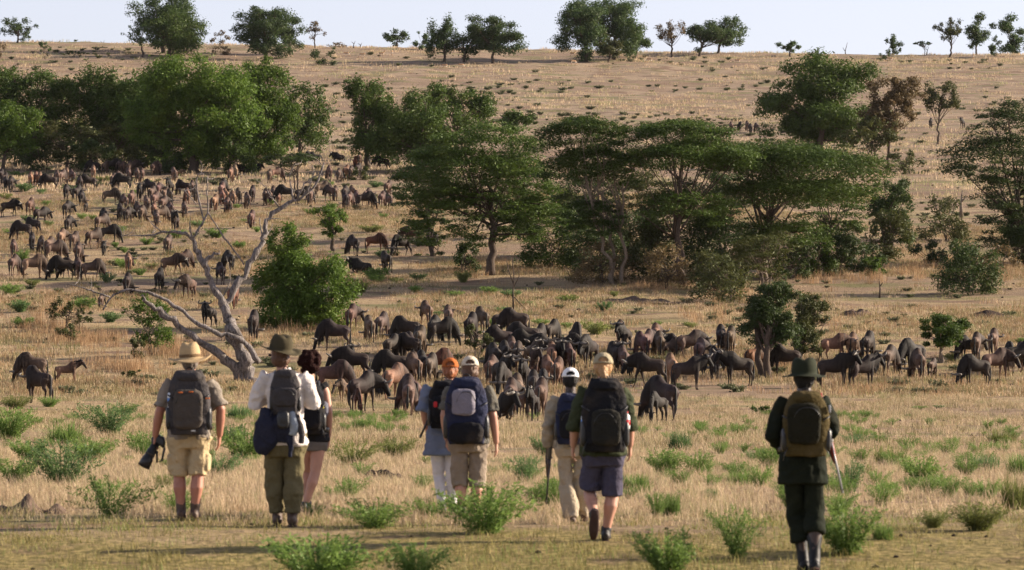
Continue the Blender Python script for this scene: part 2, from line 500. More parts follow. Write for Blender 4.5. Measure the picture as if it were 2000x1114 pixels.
def build_grass():
    rng = np.random.default_rng(31)
    edge = lambda x, y: np.clip((y + 7 * (noise2(x * .35, y * .35, 21) + .5) - 43) / 5, 0, 1)
    patch = lambda x, y: np.clip(.55 + 2.3 * noise2(x * .25, y * .12, 11) + 1.2 * noise2(x * .9, y * .5, 12), .05, 1)
    straw = [(tuft_mesh('straw_tuft', 20, h, .006, .17, rng, .55), STRAW) for h in (.08, .11, .13, .17, .12, .26)]
    P, r = zone(40, 78, 55, 1, lambda x, y: edge(x, y) * patch(x, y))
    scatter('dry_grass', 'pale straw grass covering the flat round the walkers', 'grass', straw, P, r.uniform(.55, 1.15, len(P)), 1)
    mid = [(tuft_mesh('straw_clump', 18, h, .010, .26, rng, .6), (STRAW, STRAW, STRAW, SLOPE)[i]) for i, h in enumerate((.14, .19, .26, .22))]
    P, r = zone(78, 150, 17, 2, patch)
    scatter('dry_grass', 'straw grass on the flat between walkers and herd', 'grass', mid, P, r.uniform(.6, 1.15, len(P)), 2)
    big = [(tuft_mesh('slope_tuft', 22, h, .020, .45, rng, .5), (STRAW, STRAW, SLOPE, SLOPE, STRAW_RED, STRAW)[i]) for i, h in enumerate((.14, .2, .26, .34, .4, .3))]
    P, r = zone(150, 320, 8.5, 3, lambda x, y: np.clip(.26 + 2.2 * noise2(x * .12, y * .07, 14) + .8 * noise2(x * .5, y * .3, 15), .02, 1))
    scatter('dry_grass', 'tufted straw grass on the slope among the herd', 'grass', big, P, r.uniform(.5, 1.2, len(P)), 3)
    P, r = zone(310, 690, .3, 4, lambda x, y: np.clip(.45 + 1.6 * noise2(x * .05, y * .03, 17), .02, 1))
    far = [(tuft_mesh('hill_tuft', 16, h, .06, .9, rng), STRAW) for h in (.3, .36, .42)]
    scatter('dry_grass', 'thin straw grass on the far hillside', 'grass', far, P, r.uniform(.6, 1.3, len(P)), 4)
    turf = [(tuft_mesh('turf_tuft', 16, h, .006, .16, rng, .6), TURF) for h in (.035, .05, .07, .12)]
    P, r = zone(33, 50, 55, 5, lambda x, y: (1.05 - edge(x, y)) * np.clip(.55 + 2.2 * noise2(x * .9, y * .5, 19), .03, 1))
    scatter('turf_grass', 'short grazed olive turf in front of the walkers', 'grass', turf, P, r.uniform(.6, 1.3, len(P)), 5)
    # tall reddish dry grass against the thicket under the acacias
    tall = [(tuft_mesh('tall_tuft', 30, h, .022, .5, rng, .2), STRAW_RED) for h in (.7, .9, 1.1)]
    pts = []
    for (cx, cy, wx, n) in ((1280, 563, 45, 40), (1385, 545, 35, 25), (1450, 580, 60, 22), (1560, 545, 80, 26), (1780, 530, 60, 22), (1690, 545, 60, 20), (330, 685, 50, 60), (160, 665, 80, 80), (60, 640, 70, 40), (110, 610, 60, 30), (400, 700, 50, 25),
                            (240, 720, 80, 45), (1540, 720, 30, 10), (1395, 625, 40, 14), (1990, 540, 40, 16), (1215, 548, 40, 12), (950, 535, 60, 14), (560, 645, 70, 22), (840, 445, 40, 10), (50, 328, 70, 14), (300, 335, 120, 14)):
        for _ in range(n):
            q = hit(cx + rng.normal(0, wx * .55), cy + rng.normal(0, 7)); pts.append(q)
    P = np.array(pts); scatter('tall_dry_grass', 'tall reddish dry grass fringing the thickets', 'grass', tall, P, rng.uniform(.35, .8, len(P)), 6)
build_grass()

# ------------------------------------------------------------------ low green plants
def forb_mesh(name, seed, stems, h=.5, w=.55, leaf=.045, upright=.5, lf=7, nar=.13):
    """unit-ish plant: arching stems set with small leaflets"""
    rng = np.random.default_rng(seed); V = []
    for _ in range(stems):
        a = rng.uniform(0, 2 * np.pi); tilt = rng.uniform(.05, 1.0) ** .7 * (1.25 - upright)
        L = h * rng.uniform(.65, 1.25) * (1 + .45 * tilt)
        out = np.array([math.cos(a), math.sin(a), 0])
        b0 = out * rng.uniform(0, .12) + np.array([0, 0, -.03]); pts = []
        for t in np.linspace(0, 1, 9):
            pts.append(b0 + out * w * tilt * (t ** 1.2) + np.array([0, 0, L * (t - .42 * tilt * t * t)]))
        pts = np.array(pts)
        sd = np.cross(out, [0, 0, 1.0])
        for i in range(8):
            V += [pts[i] - sd * .006, pts[i] + sd * .006, pts[i + 1] + sd * .004, pts[i + 1] - sd * .004]
        for i in range(1, 9):
            for _k in range(lf):
                d = unit(rng.normal(size=3) + out * .6 + np.array([0, 0, .7])); q = unit(np.cross(d, rng.normal(size=3)))
                l = leaf * rng.uniform(.8, 1.8); p = pts[i] + rng.normal(0, .016, 3)
                V += [p, p + d * l * .5 + q * l * nar, p + d * l, p + d * l * .5 - q * l * nar]
    return quad_mesh(name, np.array(V))
def build_forbs():
    rng = np.random.default_rng(5)
    near = [forb_mesh('plant', 40 + i, 44 + 6 * i, .5, .55, .042, (.2, .45, .65, .3, .55)[i]) for i in range(5)]
    def tussock(seed, n, lean):
        m_ = tuft_mesh('plant', n, .5, .012, .22, np.random.default_rng(seed), lean); return m_
    near += [tussock(81, 420, .45), tussock(82, 360, .6)]
    fern = forb_mesh('plant', 61, 30, .5, .75, .05, .1)
    midm = [forb_mesh('plant', 70 + i, 34, .40, .6, .075, (.25, .4, .5)[i], 6, .13) for i in range(3)]
    def put(px, py, w, h, meshes, label, group, k=None):
        p = hit(px, py); s = FPX / p.y
        me = meshes[int(rng.integers(len(meshes)))] if k is None else meshes[k]
        if 'sz' not in me: c = coords(me); me['sz'] = [float(np.percentile(c[:, 0], 98.5) - np.percentile(c[:, 0], 1.5)), float(np.percentile(c[:, 2], 99))]
        o = link('green_plant', me, F_FORB, None, p)
        alt = (F_FORB, F_FORB, F_FORB_YELLOW, F_FORB_BLUE)[int(rng.integers(4))] if group else F_FORB
        o.material_slots[0].link = 'OBJECT'; o.material_slots[0].material = alt
        sx = w / s / me['sz'][0]; sz = h / s / me['sz'][1]
        o.scale = (sx, sx, sz); o.rotation_euler = (0, 0, rng.uniform(0, 6.28))
        return tag(o, label, 'plant', group)
    G1 = 'low green plants in the straw grass near the walkers'
    special = [(215, 1010, 155, 78, 'fern-like green plant with spread fronds before the straw-hatted walker', [fern]),
               (950, 1042, 175, 95, 'wide bushy green plant hiding the feet of the white-capped woman walker', None),
               (1305, 1125, 115, 85, 'dense upright green plant on the short turf at the open foreground', None),
               (1440, 1090, 105, 95, 'spiky green plant with one tall shoot beside the ranger', [near[0]]),
               (1655, 1082, 115, 90, 'feathery green plant at the ranger\'s boots with a dry stalk', None),
               (625, 1135, 190, 85, 'broad bright green plant low in the foreground turf', None),
               (810, 1130, 130, 70, 'loose green plant in the foreground turf beside the broad bright one', None),
               (735, 1032, 140, 55, 'low spreading green plant between the curly-haired walker and orange-capped walker', None)]
    for (x, y, w, h, lb, ms) in special: put(x, y, w, h, ms or near[1:5], lb, None)
    for (x, y, w, h) in [(120, 952, 130, 90), (28, 948, 70, 52), (125, 872, 90, 50), (215, 850, 140, 58), (20, 858, 70, 55), (285, 890, 70, 45), (480, 902, 115, 62), (430, 932, 80, 45), (320, 962, 40, 32),
                         (455, 868, 60, 40), (470, 818, 60, 30), (175, 905, 80, 45), (60, 905, 70, 45), (385, 880, 60, 40), (245, 815, 70, 25), (690, 912, 110, 52), (772, 897, 60, 36), (1025, 946, 55, 52), (1060, 892, 40, 40),
                         (1235, 962, 85, 42), (1300, 932, 60, 48), (1360, 932, 80, 46), (1328, 884, 55, 42), (1283, 1012, 40, 50), (1312, 1008, 45, 45), (1445, 947, 60, 30), (1505, 917, 55, 45), (1545, 1002, 45, 55),
                         (1740, 912, 85, 42), (1800, 942, 70, 46), (1812, 966, 60, 36), (1660, 965, 85, 62), (1690, 930, 35, 24), (1955, 872, 60, 36), (1925, 922, 60, 36), (1992, 932, 55, 48), (1985, 995, 80, 75),
                         (1910, 1037, 90, 60), (1822, 1032, 55, 32), (1725, 1054, 52, 34), (1668, 872, 65, 26), (712, 838, 60, 26), (765, 832, 70, 26), (545, 825, 50, 24), (30, 800, 60, 25), (95, 795, 40, 20), (1120, 905, 40, 25), (1600, 905, 50, 30), (880, 905, 40, 24), (1470, 905, 40, 24), (1390, 975, 30, 22)]:
        put(x, y, w * rng.uniform(.9, 1.1), h * rng.uniform(.9, 1.1), near, 'low feathery green plant in straw grass', G1)
    G2 = 'green tussocks dotted over the slope of the herd'
    A = [(180, 400, 140, 60), (310, 420, 70, 40), (780, 335, 110, 50), (345, 510, 60, 40), (530, 400, 120, 50), (615, 605, 80, 40), (690, 610, 60, 35), (365, 660, 60, 40), (70, 730, 100, 50), (920, 460, 70, 40), (905, 710, 90, 50),
         (1100, 800, 90, 50), (865, 820, 60, 40), (1330, 750, 130, 60), (1480, 670, 90, 50), (935, 860, 60, 40), (1620, 750, 130, 70), (215, 630, 100, 50), (170, 930, 90, 90), (930, 975, 150, 70), (810, 1085, 110, 70), (240, 1110, 100, 50), (1050, 1030, 90, 50), (40, 460, 90, 45), (150, 290, 150, 40), (20, 300, 70, 40), (270, 545, 50, 30), (1110, 345, 60, 30), (1000, 420, 50, 30), (1140, 980, 80, 40)]
    L = [(x * .26027, 270 + y * .26027, w * .26, h * .26) for x, y, w, h in A]
    L += [(400 + x * .26027, 270 + y * .26027, w * .26, h * .26) for x, y, w, h in [(1250, 705, 150, 50), (1280, 370, 100, 45), (1340, 605, 70, 40), (260, 835, 90, 60), (390, 705, 60, 40), (1290, 1085, 110, 60), (1600, 1068, 110, 50), (1440, 1088, 100, 40), (300, 640, 60, 35), (245, 525, 60, 30), (500, 500, 60, 40), (1330, 895, 110, 50), (940, 355, 60, 30)]]
    L += [(800 + x * .26027, 560 + y * .26027, w * .26, h * .26) for x, y, w, h in [(40, 45, 110, 50), (350, 75, 110, 40), (600, 60, 130, 60), (760, 85, 150, 60), (690, 195, 100, 40), (1170, 115, 130, 40), (1460, 185, 110, 70), (640, 290, 120, 50), (980, 295, 130, 50), (1390, 360, 190, 95), (210, 220, 80, 35), (1540, 75, 70, 40), (1180, 310, 80, 40), (870, 140, 90, 30), (1860, 300, 80, 40), (2110, 310, 90, 40)]]
    L += [(1550 + x * .26027, 560 + y * .26027, w * .26, h * .26) for x, y, w, h in [(1190, 560, 110, 65), (1310, 570, 70, 60), (1710, 435, 80, 50), (940, 925, 110, 30), (1090, 915, 70, 25)]]
    L += [(165, 605, 45, 22), (40, 610, 42, 24), (215, 630, 40, 20), (705, 572, 40, 22), (735, 548, 50, 24), (905, 552, 28, 22), (1110, 590, 36, 14), (45, 640, 40, 20), (20, 575, 40, 20), (605, 420, 20, 12)]
    for (x, y, w, h) in L:
        put(x, y, w, h, midm, 'small green tussock among the wildebeest', G2)
    # countless far ones
    proto = [(forb_mesh('hill_forb', 90 + i, 18, .34, .65, .14, .2, 5, .2), F_HILL) for i in range(3)]
    P, r = zone(330, 640, .10, 9, lambda x, y: np.clip(.28 + 2.6 * noise2(x * .06, y * .03, 23), .03, 1))
    scatter('hillside_forbs', 'small green forbs speckling the far hillside', 'forbs', proto, P, r.uniform(.25, 1.0, len(P)) ** 1.2, 9)
    P, r = zone(150, 330, .12, 10, lambda x, y: np.clip(.4 + 2.2 * noise2(x * .1, y * .05, 24), .03, 1))
    scatter('slope_forbs', 'scattered little green weeds between the herd', 'forbs', proto, P, r.uniform(.2, .6, len(P)), 10)
    P, r = zone(42, 130, .35, 12, lambda x, y: np.clip(.4 + 2.4 * noise2(x * .2, y * .1, 25), .03, 1))
    scatter('flat_forbs', 'tiny green weeds in the straw grass', 'forbs', [(m, F_FORB) for m in near[:2]], P, r.uniform(.15, .5, len(P)), 12)
build_forbs()

# ------------------------------------------------------------------ earth mounds
EARTH = fabric('dug_earth', (.115, .080, .062), .95, .5, 5, None, .1, 1.0, 14, .06)
EARTH_DARK = fabric('dark_earth', (.050, .036, .030), .95, .5, 6, None, .1, 1.0, 20, .05)
def mound(px, py, w, h, label, mat, seed):
    p = hit(px, py); s = FPX / p.y; W, H = w / s / 2, h / s
    n = 26; V = []; F = []
    for i in range(n + 1):
        for j in range(n + 1):
            x, y = (i / n * 2 - 1), (j / n * 2 - 1); r = math.hypot(x, y)
            V.append((x * W, y * W * .8, max(0.0, 1 - r ** 2.2) ** .9 * H * .36))
    V = np.array(V); nz = noise3(V * np.array([9 / W / 3, 9 / W / 3, 0]) + seed, seed) + .7 * noise3(V * np.array([16 / W / 3, 16 / W / 3, 0]) + seed, seed + 1)
    V[:, 2] = V[:, 2] * (1 + 1.7 * nz) - .05
    F = [(i * (n + 1) + j, (i + 1) * (n + 1) + j, (i + 1) * (n + 1) + j + 1, i * (n + 1) + j + 1) for i in range(n) for j in range(n)]
    tag(link('earth_mound', MB().add(V, F).mesh('earth_mound'), mat, None, p), label, 'mound')
mound(745, 938, 130, 46, 'low heap of dark clods in straw grass behind the curly-haired walker', EARTH_DARK, 1)
mound(55, 1004, 190, 62, 'low reddish soil bank at the edge of the short turf', EARTH, 2)
mound(884, 612, 70, 18, 'small dark termite mound on the slope just behind the packed herd', EARTH_DARK, 3)
mound(1240, 592, 170, 20, 'broad crumbled termite mound below the acacia thicket', EARTH, 4)
mound(1672, 615, 70, 26, 'small eroded mound beyond the two-stemmed leafy tree', EARTH, 5)
mound(1925, 618, 110, 22, 'long dark earth bank in the tall straw by the round tree', EARTH_DARK, 6)
mound(470, 418, 40, 11, 'flat dark mound beside grazing animals under the dead tree\'s limbs', EARTH_DARK, 7)

# droppings and clods lying about (nobody could count them)
def clods():
    rng = np.random.default_rng(55)
    pr = []
    for i in range(3):
        b = MB().sq((0, 0, .3), (1, .8, .5), 1, 9, 7); v = b.V[0]; b.V[0] = v * (1 + .5 * noise3(v * 2 + i * 9, i)[:, None]); pr.append((b.mesh('clod'), EARTH_DARK))
    P, r = zone(33, 60, 1.1, 61); scatter('earth_clods', 'dark clods and droppings strewn over the turf', 'clods', pr, P, r.uniform(.2, 1, len(P)) ** 2 * .032, 61)
    P, r = zone(60, 150, .18, 62); scatter('earth_clods', 'dark clods and droppings lying in the straw', 'clods', pr, P, r.uniform(.2, 1, len(P)) ** 2 * .06, 62)
    P, r = zone(150, 420, .05, 63); scatter('earth_clods', 'dark clods and stones on the slope', 'clods', pr, P, r.uniform(.2, 1, len(P)) ** 2 * .14, 63)
clods()
# ------------------------------------------------------------------ trees
def bez(a, b, c, n=7):
    t = np.linspace(0, 1, n)[:, None]
    return (1 - t) ** 2 * a + 2 * t * (1 - t) * b + t * t * c

def leaves(c, r, n, L, rng, up=.6, elong=.36, hollow=.45):
    d = unit(rng.normal(size=(n, 3)))
    u = rng.uniform(size=(n, 1)) ** hollow
    u = np.where(rng.uniform(size=(n, 1)) < .16, rng.uniform(.95, 1.45, (n, 1)), u)
    p = c + d * u * r
    nrm = unit(d * .5 + np.array([0, 0, up]) + rng.normal(size=(n, 3)) * .55)
    a = unit(np.cross(nrm, rng.normal(size=(n, 3)))); b = np.cross(nrm, a)
    l = L * rng.uniform(.55, 1.35, (n, 1)); w = l * elong
    bend = nrm * l * rng.uniform(-.12, .12, (n, 1))
    return np.stack([p - a * l / 2, p + b * w / 2 + bend, p + a * l / 2, p - b * w / 2 + bend], 1).reshape(-1, 3)

def tree(name, label, base, lobes, style='round', mat=None, dens=1.0, tr=.3, barkm=None, stems=1, seed=0, leaf=7.0, group=None, cat='tree', depth=.9, fork=None, lean=0.0, twigs=True, sink=.15):
    """lobes: crown outlines (x0, y0, x1, y1[, depth offset m]) in photo pixels, taken at the distance of the tree's own foot"""
    rng = np.random.default_rng(1000 + seed)
    p = hit(*base); s = FPX / p.y; bx, by = base
    root = empty(name, p, 0, label, cat, group)
    mb = MB(); VL = []; tips = []; style0 = style
    zmin = min((by - q[3]) / s for q in lobes); zmax = max((by - q[1]) / s for q in lobes)
    cxm = np.mean([((q[0] + q[2]) / 2 - bx) / s for q in lobes])
    for q in lobes:
        x0, y0, x1, y1 = q[:4]; off = q[4] if len(q) > 4 else 0.0
        cx = ((x0 + x1) / 2 - bx) / s; cz = (by - (y0 + y1) / 2) / s
        rx = max((x1 - x0) / 2 / s, .1) * 1.06; rz = max((y1 - y0) / 2 / s, .1) * 1.04; ry = rx * depth
        area = (x1 - x0) * (y1 - y0)
        L = leaf / s
        ntot = int(min(area * .52 * dens * (7.0 / leaf) ** 1.3, 24000)) + 60
        C = np.array([cx, off, cz]); cl = []
        style = q[5] if len(q) > 5 else style0
        if style in ('round', 'sparse', 'bush', 'spray'):
            nc = int(np.clip(area / 270, 12, 52)) if style != 'sparse' else int(np.clip(area / 160, 9, 40))
            for i in range(nc):
                d = unit(rng.normal(size=3)); u = rng.uniform(.45, .95) if i > 3 else rng.uniform(0, .4)
                k = rng.uniform(.14, .31) * (1.0 if style != 'sparse' else .85)
                c = C + d * u * np.array([rx, ry, rz]) * (1 - k * .35)
                if style == 'bush':                # dome that reaches the ground
                    zz = rng.uniform(-.9, .82); rho = math.sqrt(rng.uniform()) * (math.sqrt(1 - zz * zz) if zz > 0 else 1.0) * .82; a_ = rng.uniform(0, 6.28)
                    c = C + np.array([rx * rho * math.cos(a_), ry * rho * math.sin(a_), rz * zz])
                rr = np.array([rx, ry, rz]) * k
                m = (rx * rz) ** .5 * k; rr = rr * .4 + m * .6
                if style == 'spray': rr = rr * np.array([.8, .8, 1.35])
                if style == 'round': rr = rr * np.array([1.1, 1.1, .82])
                cl.append((c, rr))
            up = .5
        else:                                  # flat-topped acacia: tiers of flat pads under a shallow dome
            nc = int(np.clip(area / 190, 20, 120))
            for i in range(nc):
                a = rng.uniform(0, 2 * np.pi); rho = math.sqrt(rng.uniform(.0, 1.0)) * .92
                tier = rng.uniform() ** 1.6
                if style == 'umbrella': tier = float(rng.choice([0, .12, .42, .8], p=[.4, .2, .25, .15])) + rng.normal(0, .04)
                if style == 'umbrella':
                    z = 1 - 1.0 * rho ** 2.2 * .75 - tier * 1.15 * (1 - .3 * rho)
                else:
                    z = 1 - .9 * rho ** 2 - tier * 1.6
                z = max(z, -1.0)
                k = rng.uniform(.16, .28)
                cl.append((C + np.array([rx * rho * math.cos(a) * (1 - .4 * k), ry * rho * math.sin(a), rz * z * .93]), np.array([rx * k, ry * k, max(rx * k * .26, .10)])))
            up = 1.3
        vol = np.array([r[0] * r[1] + r[0] * r[2] for _, r in cl]); vol /= vol.sum()
        for (c, r), f in zip(cl, vol):
            n = max(8, int(ntot * f * rng.uniform(.6, 1.4)))
            VL.append(leaves(c, r, n, L, rng, up))
            tips.append((c, r))
    # trunk, limbs, twigs
    top = np.array([cxm * .5 + lean, 0, zmin + (zmax - zmin) * .45])
    stemtops = []
    for k in range(stems):
        a = rng.uniform(0, 6.28); o0 = np.array([math.cos(a), math.sin(a), 0]) * (.0 if stems == 1 else tr * 1.5)
        e = top + (np.array([math.cos(a), math.sin(a), 0]) * (zmax * .13 if stems > 1 else 0)) + np.array([0, 0, rng.uniform(-.05, .05) * zmax])
        m = o0 * .8 + np.array([e[0] * .35 + rng.normal(0, .04) * zmax, e[1] * .5, e[2] * .5])
        path = bez(o0 + np.array([0, 0, -sink]), m, e, 12)
        path[1:-1] += rng.normal(0, .012 * zmax, (10, 3)) * np.array([1, 1, .2])
        rad = tr * np.concatenate([[1.45, 1.12], np.linspace(1, .42, 10)]) / (stems ** .5)
        mb.tube(path, rad, 9); stemtops.append(path)
    order = rng.permutation(len(tips))[:(26 if twigs else 10)]
    for i in order:
        c, r = tips[i]
        path0 = stemtops[int(rng.integers(len(stemtops)))]
        fr = np.clip(fork if fork is not None else .45, .1, .95)
        st = path0[min(11, int(11 * rng.uniform(fr, 1.0)))]
        st_ok = st[2] < c[2] + .2 * zmax
        if not st_ok: st = path0[int(11 * fr * .8)]
        dist = np.linalg.norm(c - st)
        m = st * .5 + c * .5 + np.array([0, 0, -.10 * dist]) + rng.normal(0, .06, 3) * dist
        if style in ('umbrella', 'layer'): m = st + (c - st) * np.array([.55, .55, .35])
        br = tr * rng.uniform(.22, .4)
        mb.tube(bez(st, m, c, 6), np.linspace(br, .12 * br + .008, 6), 5)
        for _ in range(2):
            e = c + unit(rng.normal(size=3)) * r * .9
            q = st * .25 + c * .75
            mb.tube(bez(q, (q + e) / 2 + rng.normal(0, .05, 3) * dist, e, 4), np.linspace(br * .35, .008, 4), 4)
    link('trunk', mb.mesh('trunk'), barkm or BARK, root)
    link('crown', quad_mesh('crown', np.concatenate(VL)), mat or F_MID, root)
    return root

# --- green wood on the left
GW = 'trees of the green wood'
tree('savanna_tree', 'tallest broad bright-green tree of the wood, with thick dark trunk', (380, 338), [(262, 90, 505, 245), (330, 170, 525, 325), (235, 150, 370, 285), (300, 230, 450, 330)], 'round', F_BRIGHT, 1.0, .42, seed=1)
tree('savanna_tree', 'bright green rounded tree leaning against the tallest tree of the wood', (500, 330), [(430, 112, 588, 215), (435, 185, 592, 275), (440, 240, 570, 325)], 'round', F_BRIGHT, .95, .25, seed=2)
tree('savanna_tree', 'light open-crowned tree at the open edge of the wood', (585, 305), [(522, 165, 660, 255), (530, 215, 662, 300)], 'spray', F_MID, .6, .16, stems=3, seed=3)
tree('savanna_tree', 'upright tree with a thin bare pale limb inside the wood', (190, 328), [(110, 128, 275, 230), (120, 175, 265, 320)], 'spray', F_MID, .9, .22, BARK_PALE, seed=4)
tree('savanna_tree', 'wide dull-green tree closing the wood behind the others', (50, 322), [(-60, 124, 75, 230), (25, 128, 160, 240), (-50, 180, 150, 320)], 'round', F_MID, .85, .25, seed=5)
tree('savanna_tree', 'small bright green tree at the wood\'s outer corner', (5, 335), [(-60, 185, 85, 320)], 'round', F_BRIGHT, .8, .18, seed=6)
tree('savanna_tree', 'dense shaded tree directly beside the tallest tree of the wood', (275, 330), [(195, 140, 340, 245), (200, 200, 340, 335)], 'round', F_MID, .95, .25, seed=7)
for i, (b, l, m, lb) in enumerate([((130, 332), (62, 228, 195, 318), F_OLIVE, 'flat olive acacia'), ((225, 330), (165, 232, 300, 300), F_OLIVE, 'spreading olive acacia'),
                                   ((320, 336), (255, 240, 375, 320), F_DARK, 'dark flat acacia')]):
    tree('low_acacia', lb + ' in the shaded understorey of the wood', b, [l], 'layer', m, .7, .14, seed=20 + i)
for i, (b, l, m, lb) in enumerate([((455, 340), (408, 235, 505, 338), F_MID, 'upright mid-green bush beside the tallest trunk'), ((90, 332), (20, 260, 130, 332), F_DARK, 'dark shrub filling the wood\'s outer foot'),
                                   ((170, 334), (120, 270, 230, 334), F_DARK, 'dark shrub between understorey acacias of the wood'), ((345, 338), (285, 275, 372, 338), F_DARK, 'dark shrub against the tallest trunk of the wood'),
                                   ((250, 336), (205, 285, 300, 336), F_OLIVE, 'olive shrub at the front of the wood'), ((540, 312), (490, 255, 560, 312), F_OLIVE, 'brownish open shrub under the light open-crowned tree')]):
    tree('shrub', lb, b, [l], 'bush', m, .75, .08, stems=4, seed=30 + i, cat='shrub')
tree('flat_acacia', 'small dark flat-topped acacia behind the dead tree\'s tall limb', (578, 372), [(508, 300, 628, 334)], 'umbrella', F_DARK, 1.0, .10, seed=40, stems=2)
tree('thin_acacia', 'thin flat acacia with wispy crown behind the grazing row', (690, 305), [(650, 252, 735, 285)], 'layer', F_OLIVE, .35, .07, seed=41)

# --- ridge
RG = [
 ('open sparse-leaved tree at the low end of the ridge', (35, 84), [(5, 30, 68, 78)], 'sparse', F_FAR, .45, .16),
 ('tall dense two-peaked ridge tree, the back one', (318, 104), [(255, -20, 375, 60), (285, 10, 390, 90)], 'round', F_FAR, .9, .3),
 ('round dense dark ridge tree in front of the two-peaked one', (330, 112), [(285, 25, 402, 108)], 'round', F_MID, 1.0, .3),
 ('wispy half-bare tree touching the dense dark ridge tree', (280, 112), [(240, 42, 292, 88)], 'sparse', F_FAR, .3, .15),
 ('big leafy ridge tree with rounded crown and skirt of branches', (518, 116), [(458, 6, 560, 80), (475, 40, 570, 112)], 'round', F_FAR, .9, .3),
 ('lower side tree merging with the big leafy ridge tree', (565, 108), [(535, 25, 600, 95)], 'round', F_FAR, .8, .2),
 ('thin half-bare branchy tree alone on the ridge skyline', (615, 94), [(598, 40, 634, 78)], 'sparse', F_DRY, .22, .12),
 ('small flat airy tree alone on the ridge skyline', (776, 93), [(746, 42, 804, 78)], 'sparse', F_FAR, .55, .14),
 ('small half-bare tree beside the ridge clump of four', (825, 98), [(806, 60, 850, 92)], 'sparse', F_FAR, .4, .12),
 ('leafy tree with high shoulder in the ridge clump of four', (868, 122), [(828, 36, 900, 112)], 'spray', F_FAR, .8, .2),
 ('pale green middle tree in the ridge clump of four', (908, 122), [(878, 45, 968, 112)], 'round', F_FAR, .7, .2),
 ('wide dark-trunked tree in the ridge clump of four', (962, 124), [(905, 32, 1005, 80), (930, 45, 1030, 108)], 'round', F_FAR, .7, .22),
 ('largest ridge tree with tall domed crown and short trunk', (1143, 121), [(1083, 0, 1180, 70), (1090, 40, 1190, 112)], 'round', F_FAR, .95, .3),
 ('rear half of the largest ridge clump, rising above the rest', (1200, 116), [(1140, -25, 1245, 60), (1170, 20, 1262, 105)], 'round', F_FAR, .9, .28),
 ('small dull tree growing in front of the largest ridge clump', (1187, 122), [(1168, 58, 1225, 116)], 'round', F_OLIVE, .7, .16),
 ('low dark tree on the shoulder of the largest ridge clump', (1240, 113), [(1212, 55, 1282, 108)], 'round', F_MID, .7, .18),
 ('bare-looking thorny tree with sparse crown on the ridge', (1311, 112), [(1280, 38, 1340, 84)], 'sparse', F_DRY, .35, .17),
 ('leaning bright ridge tree with forked trunk', (1366, 110), [(1338, 42, 1428, 100)], 'round', F_FAR, .95, .22),
 ('round ridge tree behind the leaning bright one', (1402, 104), [(1380, 26, 1460, 95)], 'round', F_FAR, .8, .2),
 ('low twisted tree on the ridge beside the round hillside tree', (1543, 111), [(1518, 76, 1570, 104)], 'sparse', F_FAR, .55, .15),
 ('ragged two-tone tree with bare top twigs on the ridge', (1746, 106), [(1722, 56, 1766, 98)], 'sparse', F_FAR, .4, .14),
 ('tiny flat leaning acacia on the ridge', (1806, 108), [(1786, 82, 1820, 94)], 'umbrella', F_FAR, .5, .07),
 ('slim pale ridge tree in the end row of three', (1855, 112), [(1828, 32, 1880, 84)], 'sparse', F_OLIVE, .6, .15),
 ('pointed green ridge tree in the end row of three', (1906, 108), [(1878, 30, 1938, 92)], 'round', F_FAR, .7, .16),
 ('open spreading ridge tree at the end of the row of three', (1978, 106), [(1940, 22, 2005, 70), (1955, 50, 2020, 98)], 'round', F_FAR, .6, .18),
]
for i, (lb, b, l, st, m, d, tr) in enumerate(RG):
    l = [((x0 + x1) / 2 - (x1 - x0) * .60, y0 - (y1 - y0) * .06, (x0 + x1) / 2 + (x1 - x0) * .60, y1 + (y1 - y0) * .08) for x0, y0, x1, y1 in l]
    tree('ridge_tree', lb, b, l, st, m, d * 1.15, tr, seed=100 + i, leaf=5.0)
for i, (lb, b, l, m, d) in enumerate([('round leafless brown shrub between two ridge trees', (430, 92), (410, 58, 450, 88), F_DRY, .35), ('low dark scrub patch under the ridge trees', (440, 108), (405, 90, 475, 106), F_DRY, .4),
        ('dark thorn bush below the ridge line by the thin tree', (637, 128), (605, 90, 667, 126), F_DARK, .5), ('small thin bush standing on the striped slope', (88, 116), (72, 80, 101, 102), F_FAR, .5),
        ('brown bush at the very end of the ridge slope', (0, 114), (-22, 80, 17, 113), F_DRY, .5), ('grey twiggy brush heap on the ridge', (1485, 102), (1463, 87, 1507, 101), F_DRY, .25),
        ('dark low shrub beside the ragged ridge tree', (1730, 118), (1714, 95, 1746, 116), F_DARK, .5), ('dark low shrub among the ridge row of three', (1942, 110), (1920, 68, 1962, 108), F_DARK, .6),
        ('flat low scrub on the striped slope', (145, 112), (130, 100, 162, 111), F_DARK, .5), ('low scrub beside the open ridge tree', (142, 80), (134, 64, 155, 79), F_FAR, .4), ('low scrub on the skyline end', (100, 80), (85, 72, 118, 80), F_DRY, .3),
        ('bush peeking over the ridge behind the pale hillside', (655, 92), (625, 84, 690, 93), F_DRY, .25)]):
    tree('ridge_bush', lb, b, [l], 'bush', m, d, .05, stems=4, seed=160 + i, leaf=4.5, cat='shrub')
